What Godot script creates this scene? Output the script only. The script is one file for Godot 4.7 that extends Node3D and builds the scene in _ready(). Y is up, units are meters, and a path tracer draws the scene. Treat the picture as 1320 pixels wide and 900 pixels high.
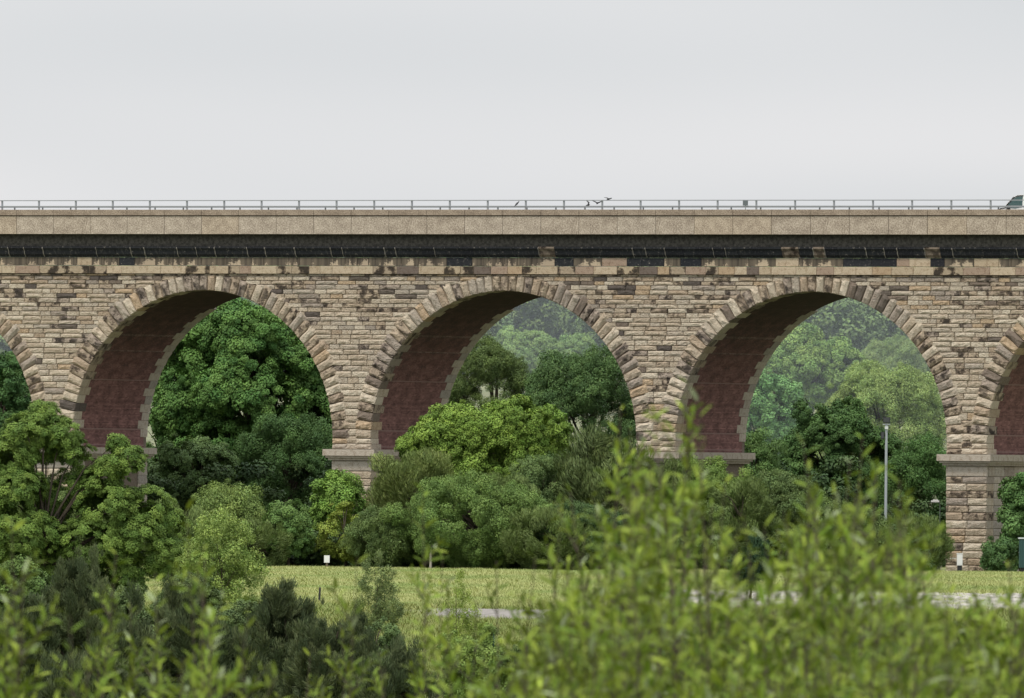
extends Node3D
# A stone railway viaduct (now carrying a road) seen across a field through shrubs.
# World: x runs along the viaduct, its facade lies on z = 0, the camera stands at +z. Metres, y up.

const CAM := Vector3(398.57, 5.508, 781.77)
const PAN := 0.46926
const PITCH := 0.00895
const ROLL := -0.00925
const FOCAL := 18366.0          # pixels of the 1320 x 900 photograph

# --- viaduct measures
const PERIOD := 21.0
const ARCH_X := 1.615           # centre line of the middle arch
const RAD := 9.14
const SPRING := 7.78
const WIDTH := 9.83
const PIER_W := PERIOD - 2.0 * RAD
const IMPOST_TOP := 7.10
const DECK_TOP := 21.916
const X_FROM := -41.0
const X_TO := 41.5

var rng := RandomNumberGenerator.new()
var fw: Vector3
var rt: Vector3
var upv: Vector3
var names := {}
var hill_noise := FastNoiseLite.new()

# ------------------------------------------------------------------ helpers
func numbered(called: String) -> String:
	if not names.has(called):
		names[called] = 0
		return called
	names[called] += 1
	return "%s_%03d" % [called, names[called]]

func tag(o: Node, label: String, category: String, group := "", kind := "") -> void:
	if label != "": o.set_meta("label", label)
	if category != "": o.set_meta("category", category)
	if group != "": o.set_meta("group", group)
	if kind != "": o.set_meta("kind", kind)

func base(called: String, at_pos: Vector3, label: String, category: String, group := "") -> Node3D:
	var o := Node3D.new()
	o.name = numbered(called)
	add_child(o)
	o.position = at_pos
	tag(o, label, category, group)
	return o

var part_no := {}
func part(called: String, mesh: Mesh, mat: Material, parent: Node, xf := Transform3D.IDENTITY) -> MeshInstance3D:
	var o := MeshInstance3D.new()
	var key := str(parent.get_instance_id()) + called
	var k: int = part_no.get(key, 0)
	part_no[key] = k + 1
	o.name = called if k == 0 else "%s_%03d" % [called, k]
	o.mesh = mesh
	if mat: o.material_override = mat
	o.transform = xf
	parent.add_child(o, true)
	return o

func knot(called: String, parent: Node, at_pos := Vector3.ZERO) -> Node3D:
	var o := Node3D.new()
	var key := str(parent.get_instance_id()) + called
	var k: int = part_no.get(key, 0)
	part_no[key] = k + 1
	o.name = called if k == 0 else "%s_%03d" % [called, k]
	parent.add_child(o, true)
	o.position = at_pos
	return o

func st_new() -> SurfaceTool:
	var st := SurfaceTool.new()
	st.begin(Mesh.PRIMITIVE_TRIANGLES)
	st.set_smooth_group(-1)
	return st

func st_end(st: SurfaceTool) -> ArrayMesh:
	st.generate_normals()
	return st.commit()

func quad(st: SurfaceTool, a: Vector3, b: Vector3, c: Vector3, d: Vector3) -> void:
	for v in [a, b, c, a, c, d]: st.add_vertex(v)

func bx(st: SurfaceTool, c: Vector3, s: Vector3, turn := 0.0) -> void:
	var h := s * 0.5
	var p := []
	for i in 8:
		var v := Vector3(h.x if i & 1 else -h.x, h.y if i & 2 else -h.y, h.z if i & 4 else -h.z)
		p.append(c + v.rotated(Vector3.UP, turn))
	quad(st, p[4], p[6], p[7], p[5]); quad(st, p[1], p[3], p[2], p[0])
	quad(st, p[0], p[2], p[6], p[4]); quad(st, p[5], p[7], p[3], p[1])
	quad(st, p[6], p[2], p[3], p[7]); quad(st, p[0], p[4], p[5], p[1])

func box_mesh(s: Vector3) -> ArrayMesh:
	var st := st_new()
	bx(st, Vector3.ZERO, s)
	return st_end(st)

func tube(st: SurfaceTool, pts: Array, radii: Array, sides := 7) -> void:
	var rings := []
	var n := pts.size()
	for i in n:
		var t: Vector3 = (pts[min(i + 1, n - 1)] - pts[max(i - 1, 0)]).normalized()
		var ref := Vector3.RIGHT if abs(t.x) < 0.8 else Vector3.UP
		var a := t.cross(ref).normalized()
		var b := t.cross(a)
		var ring := []
		for k in sides:
			var w := TAU * k / sides
			ring.append(pts[i] + (a * cos(w) + b * sin(w)) * radii[i])
		rings.append(ring)
	for i in n - 1:
		for k in sides:
			var k2 := (k + 1) % sides
			quad(st, rings[i][k], rings[i][k2], rings[i + 1][k2], rings[i + 1][k])
	for k in range(1, sides - 1):
		for v in [rings[0][0], rings[0][k + 1], rings[0][k]]: st.add_vertex(v)
		for v in [rings[n - 1][0], rings[n - 1][k], rings[n - 1][k + 1]]: st.add_vertex(v)

# extrude a closed convex-ish outline (x, y) along z from z0 to z1
func prism(st: SurfaceTool, poly: PackedVector2Array, z0: float, z1: float) -> void:
	var idx := Geometry2D.triangulate_polygon(poly)
	for i in range(0, idx.size(), 3):
		for k in [0, 1, 2]:
			var p := poly[idx[i + k]]
			st.add_vertex(Vector3(p.x, p.y, z1))
		for k in [0, 2, 1]:
			var p := poly[idx[i + k]]
			st.add_vertex(Vector3(p.x, p.y, z0))
	for i in poly.size():
		var a := poly[i]
		var b := poly[(i + 1) % poly.size()]
		quad(st, Vector3(a.x, a.y, z0), Vector3(b.x, b.y, z0), Vector3(b.x, b.y, z1), Vector3(a.x, a.y, z1))

# a place given by its pixel in the photograph and its distance along the camera axis
func at(px: float, py: float, d: float) -> Vector3:
	var a := (px - 660.0) / FOCAL
	var b := (450.0 - py) / FOCAL
	var a2 := cos(ROLL) * a + sin(ROLL) * b
	var b2 := -sin(ROLL) * a + cos(ROLL) * b
	return CAM + (fw + rt * a2 + upv * b2) * d

func flat_fw() -> Vector3: return Vector3(-sin(PAN), 0, -cos(PAN))
func depth_of(p: Vector3) -> float: return (p - CAM).dot(flat_fw())
func side_of(p: Vector3) -> float: return (p - CAM).dot(rt)
func from_du(d: float, u: float) -> Vector3:
	var p := CAM + flat_fw() * d + rt * u
	p.y = ground_h(d, u)
	return p

func ground_h(d: float, u: float) -> float:
	var h := 0.0
	if d < 220.0: h = 3.6 * (1.0 - maxf(d, -60.0) / 220.0)
	elif d < 536.0: h = 0.0
	elif d < 552.0: h = 0.34 * smoothstep(536.0, 552.0, d)
	elif d < 830.0: h = 0.34 * (1.0 - (d - 552.0) / 278.0)
	if d > 1000.0:
		h += 25.5 * smoothstep(1040.0, 1780.0, d) + 19.0 * smoothstep(1950.0, 2900.0, d)
		h += hill_noise.get_noise_2d(u * 1.0, d * 0.6) * 1.5 * smoothstep(1000.0, 1500.0, d)
	return h

func ground_at(px: float, d: float) -> Vector3:
	var p := at(px, 640.0, d)
	p.y = ground_h(depth_of(p), side_of(p))
	return p

# ------------------------------------------------------------------ textures and materials
func lin(r: float, g: float, b: float) -> Color: return Color(r, g, b).linear_to_srgb()

func noise(seed_: int, freq: float, oct := 4, type := FastNoiseLite.TYPE_SIMPLEX_SMOOTH) -> FastNoiseLite:
	var n := FastNoiseLite.new()
	n.seed = seed_
	n.frequency = freq
	n.noise_type = type
	n.fractal_octaves = oct
	n.fractal_type = FastNoiseLite.FRACTAL_FBM
	return n

# colour texture: stops are [value, linear colour]; value = seamless noise plus grain
func ramp_tex(size: int, n1: FastNoiseLite, n2: FastNoiseLite, mix2: float, stops: Array, grain := 0.06, squash := Vector2i(1, 1)) -> ImageTexture:
	var i1 := n1.get_seamless_image(size / squash.x, size / squash.y)
	if squash != Vector2i(1, 1): i1.resize(size, size, Image.INTERPOLATE_CUBIC)
	var i2 := n2.get_seamless_image(size, size)
	var g := Gradient.new()
	g.offsets = PackedFloat32Array(stops.map(func(s): return s[0]))
	g.colors = PackedColorArray(stops.map(func(s): return s[1]))
	var lut := PackedByteArray()
	for k in 256:
		var c := g.sample(k / 255.0).linear_to_srgb()
		lut.append(int(clampf(c.r, 0, 1) * 255)); lut.append(int(clampf(c.g, 0, 1) * 255)); lut.append(int(clampf(c.b, 0, 1) * 255))
	var d1 := i1.get_data()
	var d2 := i2.get_data()
	var out := PackedByteArray()
	out.resize(size * size * 3)
	var r := RandomNumberGenerator.new()
	r.seed = 77
	var st1 := d1.size() / (size * size)
	var st2 := d2.size() / (size * size)
	for p in size * size:
		var v := lerpf(d1[p * st1], d2[p * st2], mix2) + (r.randf() - 0.5) * 512.0 * grain
		var k := clampi(int(v), 0, 255) * 3
		out[p * 3] = lut[k]; out[p * 3 + 1] = lut[k + 1]; out[p * 3 + 2] = lut[k + 2]
	var im := Image.create_from_data(size, size, false, Image.FORMAT_RGB8, out)
	im.generate_mipmaps()
	return ImageTexture.create_from_image(im)

func normal_tex(size: int, n: FastNoiseLite, strength: float) -> ImageTexture:
	var im := n.get_seamless_image(size, size)
	im.convert(Image.FORMAT_RGBA8)
	im.bump_map_to_normal_map(strength)
	return ImageTexture.create_from_image(im)

func surf(tex: Texture2D, metres: float, tint := Color.WHITE, rough := 0.92, nrm: Texture2D = null, nscale := 1.0) -> StandardMaterial3D:
	var m := StandardMaterial3D.new()
	m.albedo_color = tint
	if tex: m.albedo_texture = tex
	m.uv1_triplanar = true
	m.uv1_world_triplanar = true
	m.uv1_scale = Vector3.ONE / metres
	m.roughness = rough
	m.metallic_specular = 0.3
	if nrm:
		m.normal_enabled = true
		m.normal_texture = nrm
		m.normal_scale = nscale
	return m

func plain(c: Color, rough := 0.8, metal := 0.0) -> StandardMaterial3D:
	var m := StandardMaterial3D.new()
	m.albedo_color = c
	m.roughness = rough
	m.metallic = metal
	return m

func leaf_mat(tint := Color.WHITE, through := 0.35) -> StandardMaterial3D:
	var m := StandardMaterial3D.new()
	m.albedo_color = tint
	m.vertex_color_use_as_albedo = true
	m.roughness = 0.6
	m.metallic_specular = 0.25
	m.backlight_enabled = true
	m.backlight = Color(through, through, through * 0.6)
	m.cull_mode = BaseMaterial3D.CULL_DISABLED
	return m

# ------------------------------------------------------------------ sky, camera, light
func set_stage() -> void:
	fw = Vector3(-sin(PAN) * cos(PITCH), sin(PITCH), -cos(PAN) * cos(PITCH))
	rt = Vector3(cos(PAN), 0, -sin(PAN))
	upv = rt.cross(fw)
	var cam := Camera3D.new()
	cam.name = "camera"
	add_child(cam)
	var r2 := rt * cos(ROLL) - upv * sin(ROLL)
	var u2 := rt * sin(ROLL) + upv * cos(ROLL)
	cam.transform = Transform3D(Basis(r2, u2, -fw), CAM)
	cam.near = 1.0
	cam.far = 20000.0
	var lens := CameraAttributesPhysical.new()
	lens.frustum_focal_length = 480.0
	lens.frustum_focus_distance = 860.0
	lens.exposure_aperture = 36.0
	lens.frustum_near = 1.0
	lens.frustum_far = 20000.0
	cam.attributes = lens
	cam.fov = rad_to_deg(2.0 * atan(450.0 / FOCAL))
	cam.current = true

	var env := Environment.new()
	env.background_mode = Environment.BG_SKY
	env.tonemap_mode = Environment.TONE_MAPPER_LINEAR
	env.tonemap_exposure = 1.0
	env.sdfgi_enabled = true
	env.ssao_enabled = true
	env.ssil_enabled = true
	env.volumetric_fog_enabled = true
	env.volumetric_fog_density = 0.0
	var sky := Sky.new()
	var sm := PanoramaSkyMaterial.new()
	sm.panorama = overcast(2048, 1024)
	sky.sky_material = sm
	env.sky = sky
	env.background_energy_multiplier = 1.0
	var we := WorldEnvironment.new()
	we.name = "world_environment"
	we.environment = env
	add_child(we)

	var sun := DirectionalLight3D.new()
	sun.name = "sun"
	sun.light_energy = 0.75
	sun.light_angular_distance = 10.0
	sun.light_color = Color(1.0, 0.96, 0.9)
	sun.shadow_enabled = true
	add_child(sun)
	# veiled sun high behind the camera, a little to its left
	sun.look_at_from_position(Vector3.ZERO, -Vector3(-0.2, 1.0, 0.55))

# an even layer of stratus: brighter overhead, thin flat streaks low down
func overcast(w: int, h: int) -> ImageTexture:
	var n := noise(5, 0.011, 4)
	var big := noise(9, 0.004, 3)
	var im := Image.create(w, h, false, Image.FORMAT_RGBF)
	for y in h:
		var e := (0.5 - (y + 0.5) / h) * PI
		var up := maxf(sin(e), 0.0)
		var lum := 0.672 * (1.0 + 1.85 * up)
		if e < -0.02:
			im.fill_rect(Rect2i(0, y, w, 1), Color(0.2, 0.22, 0.17))
			continue
		for x in w:
			var a := TAU * x / w
			var q := Vector3(cos(a) * 300.0, sin(e) * 5200.0 + cos(a) * 20.0, sin(a) * 300.0)
			var s := n.get_noise_3dv(q * Vector3(1, 1, 1)) * 0.34 + big.get_noise_3dv(Vector3(q.x, q.y * 0.6, q.z)) * 0.16
			s = -s
			var l := lum * (1.0 + s)
			im.set_pixel(x, y, Color(l * (0.965 + s * 0.3), l * (0.995 + s * 0.06), l * (1.02 - s * 0.05)))
	return ImageTexture.create_from_image(im)

# ------------------------------------------------------------------ ground
var mat := {}
func make_materials() -> void:
	var grain := noise(21, 0.06, 4)
	var mid := noise(22, 0.012, 4)
	var coarse := noise(23, 0.006, 3)
	var rock_n := normal_tex(512, noise(24, 0.03, 5), 14.0)
	mat.rock_n = rock_n
	# sandstone: pale quartz grain, tan body, brown beds
	var sand := ramp_tex(512, mid, grain, 0.55, [[0.22, Color(0.50, 0.43, 0.37)], [0.40, Color(0.80, 0.75, 0.70)], [0.6, Color(1, 0.985, 0.96)], [0.8, Color(0.80, 0.75, 0.69)]], 0.07)
	# the same with dark weathering crust in ragged patches
	var crust := ramp_tex(512, noise(31, 0.0075, 5), grain, 0.22, [[0.0, Color(0.07, 0.07, 0.075)], [0.36, Color(0.13, 0.12, 0.12)], [0.46, Color(0.40, 0.36, 0.33)], [0.56, Color(0.88, 0.84, 0.79)], [0.8, Color(0.78, 0.73, 0.67)]], 0.05)
	mat.sand = sand
	mat.crust = crust
	var tints := [
		[0.47, 0.405, 0.325], [0.54, 0.475, 0.39], [0.44, 0.38, 0.305], [0.51, 0.455, 0.375], [0.58, 0.525, 0.44], [0.47, 0.42, 0.355],
		[0.41, 0.335, 0.26], [0.47, 0.37, 0.265], [0.34, 0.30, 0.265], [0.41, 0.37, 0.32]]
	mat.stones = []
	for t in tints:
		mat.stones.append(surf(sand, 2.3, lin(t[0], t[1], t[2]), 0.93, rock_n, 0.8))
	mat.stained = []
	for t in [[0.48, 0.41, 0.33], [0.42, 0.355, 0.29], [0.40, 0.35, 0.31]]:
		mat.stained.append(surf(crust, 2.9, lin(t[0], t[1], t[2]), 0.9, rock_n, 0.8))
	mat.dark_stones = []
	for t in [[0.15, 0.13, 0.115], [0.21, 0.175, 0.15], [0.12, 0.105, 0.098]]:
		mat.dark_stones.append(surf(sand, 1.7, lin(t[0], t[1], t[2]), 0.9, rock_n, 0.8))
	mat.dressed = [surf(sand, 3.1, lin(0.40, 0.37, 0.33), 0.92, rock_n, 0.25), surf(sand, 2.6, lin(0.34, 0.32, 0.295), 0.92, rock_n, 0.25), surf(sand, 2.1, lin(0.45, 0.41, 0.36), 0.92, rock_n, 0.25)]
	mat.string = []
	for t in [[0.46, 0.385, 0.29], [0.52, 0.44, 0.34], [0.44, 0.34, 0.24], [0.36, 0.28, 0.225], [0.17, 0.14, 0.125], [0.50, 0.43, 0.33]]:
		mat.string.append(surf(sand, 2.4, lin(t[0], t[1], t[2]), 0.9, rock_n, 0.3))
	mat.drip = []
	var dt := drip_tex()
	for k in 10:
		var m := plain(lin(0.50, 0.42, 0.32) if k % 3 else lin(0.42, 0.35, 0.27), 0.92)
		m.albedo_texture = dt
		m.uv1_scale = Vector3(0.1, 1, 1)
		m.uv1_offset = Vector3(k * 0.1, 0, 0)
		mat.drip.append(m)
	mat.string_stained = []
	for t in [[0.48, 0.41, 0.31], [0.42, 0.36, 0.28], [0.40, 0.34, 0.27]]:
		mat.string_stained.append(surf(crust, 3.4 + t[0], lin(t[0], t[1], t[2]), 0.9, rock_n, 0.3))
	# soot-black cornice with pale lime runs
	var soot := ramp_tex(512, noise(41, 0.02, 4), grain, 0.35, [[0.0, Color(0.018, 0.02, 0.024)], [0.6, Color(0.028, 0.03, 0.035)], [0.70, Color(0.05, 0.05, 0.052)], [0.80, Color(0.22, 0.20, 0.18)], [1.0, Color(0.4, 0.36, 0.3)]], 0.03)
	mat.cornice = [surf(soot, 2.4, Color.WHITE, 0.85, rock_n, 0.3), surf(soot, 1.5, lin(0.75, 0.75, 0.8), 0.85, rock_n, 0.3), surf(soot, 3.7, lin(0.9, 0.9, 0.9), 0.85, rock_n, 0.3)]
	mat.lime = surf(sand, 0.8, lin(0.26, 0.25, 0.235), 0.95)
	mat.cornice_brown = surf(crust, 2.6, lin(0.26, 0.22, 0.19), 0.9, rock_n, 0.3)
	mat.mortar = surf(sand, 1.2, lin(0.19, 0.16, 0.135), 0.95)
	# concrete
	var agg := ramp_tex(512, noise(51, 0.09, 3), noise(52, 0.012, 5), 0.3, [[0.15, Color(0.20, 0.165, 0.135)], [0.42, Color(0.34, 0.285, 0.23)], [0.58, Color(0.44, 0.375, 0.305)], [0.85, Color(0.62, 0.55, 0.46)]], 0.22)
	mat.panel = [surf(agg, 5.2, Color.WHITE, 0.95), surf(agg, 5.7, lin(0.94, 0.93, 0.92), 0.95), surf(agg, 4.6, lin(1.0, 0.97, 0.92), 0.95)]
	mat.coping = surf(agg, 4.7, lin(0.74, 0.70, 0.67), 0.95)
	var conc := ramp_tex(512, noise(53, 0.02, 4), grain, 0.4, [[0.2, Color(0.035, 0.033, 0.031)], [0.5, Color(0.072, 0.067, 0.061)], [0.8, Color(0.115, 0.107, 0.096)]], 0.08)
	mat.beam = surf(conc, 3.0, Color.WHITE, 0.95)
	mat.asphalt = surf(conc, 1.0, lin(0.6, 0.6, 0.62), 0.95)
	# brick lining, soot-darkened in ragged patches
	mat.brick = surf(brick_tex(), 1.0, Color.WHITE, 0.93)
	mat.brick.uv1_triplanar = false
	mat.brick.uv1_world_triplanar = false
	mat.brick.uv1_scale = Vector3(1, 1, 1)
	mat.alu = plain(lin(0.34, 0.355, 0.38), 0.5, 0.5)
	mat.steel = plain(lin(0.30, 0.32, 0.33), 0.55, 0.5)
	mat.white = plain(lin(0.78, 0.78, 0.77), 0.35)
	mat.black = plain(lin(0.02, 0.02, 0.022), 0.6)
	mat.bird = plain(lin(0.035, 0.035, 0.04), 0.7)
	mat.glass = plain(lin(0.06, 0.11, 0.11), 0.08)
	mat.timber = surf(sand, 0.7, lin(0.18, 0.15, 0.12), 0.95)
	mat.bark = surf(ramp_tex(256, noise(61, 0.02, 4), grain, 0.5, [[0.2, Color(0.03, 0.024, 0.018)], [0.5, Color(0.075, 0.06, 0.045)], [0.8, Color(0.13, 0.11, 0.085)]], 0.1), 0.6, Color.WHITE, 0.95)
	# turf
	var turf := ramp_tex(1024, noise(71, 0.004, 5), noise(72, 0.05, 4), 0.5, [[0.2, Color(0.085, 0.095, 0.048)], [0.45, Color(0.14, 0.155, 0.075)], [0.6, Color(0.18, 0.19, 0.095)], [0.85, Color(0.25, 0.235, 0.14)]], 0.10)
	mat.turf = surf(turf, 16.0, Color.WHITE, 1.0)
	var grav := ramp_tex(512, noise(73, 0.01, 4), noise(74, 0.2, 2), 0.5, [[0.2, Color(0.13, 0.12, 0.108)], [0.5, Color(0.22, 0.205, 0.19)], [0.8, Color(0.34, 0.32, 0.30)]], 0.2)
	mat.gravel = surf(grav, 4.0, Color.WHITE, 1.0)
	mat.leaf = leaf_mat()
	mat.needle = leaf_mat(Color.WHITE, 0.12)
	mat.blade = leaf_mat(Color.WHITE, 0.5)

# black crust hanging in ragged runs from the top of a stone: ten stones side by side
func drip_tex() -> ImageTexture:
	var w := 1280
	var h := 64
	var im := Image.create(w, h, false, Image.FORMAT_RGB8)
	var long := noise(91, 0.012, 2)
	var fine := noise(92, 0.06, 3)
	var spot := noise(93, 0.05, 4)
	var r := RandomNumberGenerator.new()
	r.seed = 17
	for x in w:
		var reach := 1.0 + long.get_noise_1d(x) * 1.3 + fine.get_noise_1d(x) * 0.45
		for y in h:
			var v := float(y) / h
			var dark := reach - v + spot.get_noise_2d(x, y * 1.3) * 0.55
			var g := r.randf_range(0.82, 1.1)
			var c := Color(0.93, 0.9, 0.86) * g
			var e := smoothstep(-0.22, 0.26, dark) * (0.8 + 0.2 * long.get_noise_1d(x * 3.0 + 900.0))
			c = c.lerp(Color(0.045, 0.045, 0.05) * g, e)
			im.set_pixel(x, y, Color(c.r, c.g, c.b).linear_to_srgb())
	im.generate_mipmaps()
	return ImageTexture.create_from_image(im)

# lining bricks are far too small to tell apart (75 mm courses). One picture covers a whole barrel:
# x along its depth, y round its arc; ragged locomotive soot clings to the top of the vault.
const LINING_ARC := 31.0
func brick_tex() -> ImageTexture:
	var w := 256
	var h := 2048
	var im := Image.create(w, h, false, Image.FORMAT_RGB8)
	var r := RandomNumberGenerator.new()
	r.seed = 5
	var rows := 400
	var patch := noise(43, 0.02, 5)
	var grime := noise(44, 0.15, 3)
	var damp := noise(45, 0.03, 4)
	var band := []
	for k in rows + 1: band.append([r.randf_range(0.85, 1.12), r.randf() < 0.05])
	for y in h:
		var row := y * rows / h
		var fy := float(y * rows % h) / h
		for x in w:
			var bx_ := int(float(x) * 44.0 / w + (0.5 if row % 2 else 0.0))
			var t := 0.72 + 0.5 * fposmod(sin(row * 12.9898 + bx_ * 78.233) * 43758.5453, 1.0)
			t *= band[row][0]
			var c := Color(0.205 * t, 0.108 * t, 0.10 * t)
			c = c * (1.0 + damp.get_noise_2d(x, y * 0.7) * 0.45)
			if band[row][1]: c = c.lerp(Color(0.30, 0.21, 0.19), 0.6)
			if fy < 0.2: c = c * 0.72
			var a := absf(float(y) / h - 0.5)
			var soot := patch.get_noise_2d(x * 1.6, y * 1.1) * 0.07 + grime.get_noise_2d(x, y) * 0.08 + 0.285 - a + (t - 0.97) * 0.22
			if soot > 0.0: c = c.lerp(Color(0.045, 0.035, 0.034), 0.35 + 0.5 * minf(1.0, soot * 7.0))
			im.set_pixel(x, y, Color(c.r, c.g, c.b).linear_to_srgb())
	im.generate_mipmaps()
	return ImageTexture.create_from_image(im)

func sheet(d_list: Array, u_of: Callable, lift: float) -> ArrayMesh:
	var st := SurfaceTool.new()
	st.begin(Mesh.PRIMITIVE_TRIANGLES)
	var rows := []
	for d in d_list:
		var row := []
		for u in u_of.call(d):
			row.append(from_du(d, u) + Vector3.UP * lift)
		rows.append(row)
	for i in rows.size() - 1:
		for k in rows[0].size() - 1:
			for v in [rows[i][k], rows[i + 1][k], rows[i + 1][k + 1], rows[i][k], rows[i + 1][k + 1], rows[i][k + 1]]:
				st.set_smooth_group(0)
				st.add_vertex(v)
	st.index()
	st.generate_normals()
	return st.commit()

func build_ground() -> void:
	hill_noise = noise(3, 0.004, 3)
	var ds := []
	for v in [-400, -200, -60, 0, 20, 50, 100, 150, 200, 220, 240, 300, 400, 480, 520]: ds.append(float(v))
	for k in range(0, 18): ds.append(532.0 + k * 1.25)
	for v in [565, 580, 620, 660, 700, 740, 780, 830, 880, 940, 1000]: ds.append(float(v))
	for k in range(1, 50): ds.append(1000.0 + k * 40.0)
	for v in [3100, 3400, 4000, 5000, 7000, 10000, 15000]: ds.append(float(v))
	var g := MeshInstance3D.new()
	g.mesh = sheet(ds, func(d):
		var out := []
		var half := 160.0 + maxf(d, 0.0) * 0.5
		for k in range(-30, 31): out.append(half * signf(k) * pow(abs(k) / 30.0, 1.8))
		return out, 0.0)
	g.material_override = mat.turf
	g.name = "ground"
	tag(g, "", "", "", "structure")
	add_child(g)

	# pale gravel track on the low rise in front of the field
	var t := MeshInstance3D.new()
	var edge := noise(81, 0.15, 3)
	var dt := []
	for k in range(0, 13): dt.append(537.0 + k * 1.25)
	t.mesh = sheet(dt, func(d):
		var out := []
		for k in range(0, 41): out.append(-3.2 + k * 0.13)
		return out, 0.04)
	t.material_override = mat.gravel
	t.name = "path"
	tag(t, "", "", "", "structure")
	add_child(t)

	var bank := MeshInstance3D.new()
	var db := []
	for k in range(0, 18): db.append(566.0 + k * 5.0)
	bank.mesh = sheet(db, func(d):
		var out := []
		for k in range(0, 31): out.append(lerpf(0.0101, 0.0375, k / 30.0) * d)
		return out, 0.03)
	bank.material_override = mat.gravel
	bank.name = "gravel_bank_ground"
	tag(bank, "", "", "", "structure")
	add_child(bank)

	# meadow grass in tufts
	var blades := PackedVector3Array()
	var norms := PackedVector3Array()
	var cols := PackedColorArray()
	var r := RandomNumberGenerator.new()
	r.seed = 8
	for k in 44:
		var o := Vector3(r.randf_range(-0.5, 0.5), 0, r.randf_range(-0.5, 0.5))
		var hh := r.randf_range(0.08, 0.30)
		var lean := Vector3(r.randf_range(-0.25, 0.25), hh, r.randf_range(-0.25, 0.25))
		var side := Vector3(r.randf_range(-1, 1), 0, r.randf_range(-1, 1)).normalized() * r.randf_range(0.012, 0.03)
		var nn := (side.cross(lean)).normalized()
		if nn.y < 0: nn = -nn
		tri(blades, o - side, o + lean, o + side, nn)
		for q in 3:
			norms.append((nn + Vector3.UP * 1.2).normalized())
			var s := r.randf_range(0.75, 1.25)
			cols.append(Color(s * 1.05, s, s * 0.9))
	var tuft := array_mesh(blades, norms, cols)
	var xf := []
	var tint := []
	var patch := noise(82, 0.05, 3)
	var count := 50000
	for k in count:
		var d := 553.0 + pow(r.randf(), 1.15) * 295.0
		var u := r.randf_range(-0.029, 0.038) * d
		var p := from_du(d, u)
		var pn := patch.get_noise_2d(u * 2.0, d * 0.6)
		
		var seen_at := 660.0 + u / d * FOCAL
		if seen_at > 850.0 and d < 655.0 and r.randf() < 0.93: continue
		var s := r.randf_range(0.6, 1.1) * (1.0 + 0.5 * pn)
		xf.append(Transform3D(Basis(Vector3.UP, r.randf() * TAU).scaled(Vector3(1.3, s * 0.75, 1.3)), p))
		var c := Color(0.24, 0.32, 0.11).lerp(Color(0.37, 0.40, 0.18), clampf(0.5 + pn * 1.2 + r.randf_range(-0.2, 0.2), 0, 1))
		tint.append(c)
	for k in 14000:
		var d := r.randf_range(380.0, 556.0)
		var u := r.randf_range(-0.038, 0.038) * d
		var ragged := edge.get_noise_1d(u * 9.0) * 2.5
		if d > 537.0 + ragged and d < 551.0 + ragged and u > -3.0 and u < 2.2: continue
		var s := r.randf_range(0.6, 1.2)
		xf.append(Transform3D(Basis(Vector3.UP, r.randf() * TAU).scaled(Vector3(1.2, s, 1.2)), from_du(d, u)))
		tint.append(Color(0.17, 0.24, 0.07).lerp(Color(0.26, 0.27, 0.11), r.randf()))
	var grass := multi(tuft, xf, tint, mat.blade)
	grass.name = "meadow_grass"
	tag(grass, "long pale seeding meadow grass over the field before the viaduct", "grass", "", "stuff")
	add_child(grass)

func array_mesh(v: PackedVector3Array, n: PackedVector3Array, c: PackedColorArray) -> ArrayMesh:
	var a := []
	a.resize(Mesh.ARRAY_MAX)
	a[Mesh.ARRAY_VERTEX] = v
	a[Mesh.ARRAY_NORMAL] = n
	a[Mesh.ARRAY_COLOR] = c
	var m := ArrayMesh.new()
	m.add_surface_from_arrays(Mesh.PRIMITIVE_TRIANGLES, a)
	return m

# one triangle whose front (clockwise) side is the side its normal points to
func tri(v: PackedVector3Array, a: Vector3, b: Vector3, c: Vector3, n: Vector3) -> void:
	if (c - a).cross(b - a).dot(n) < 0.0:
		v.append(a); v.append(c); v.append(b)
	else:
		v.append(a); v.append(b); v.append(c)

func multi(mesh: Mesh, xf: Array, tint: Array, m: Material) -> MultiMeshInstance3D:
	var mm := MultiMesh.new()
	mm.transform_format = MultiMesh.TRANSFORM_3D
	mm.use_colors = true
	mm.mesh = mesh
	mm.instance_count = xf.size()
	for k in xf.size():
		mm.set_instance_transform(k, xf[k])
		mm.set_instance_color(k, tint[k])
	var o := MultiMeshInstance3D.new()
	o.multimesh = mm
	o.material_override = m
	return o

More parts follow.
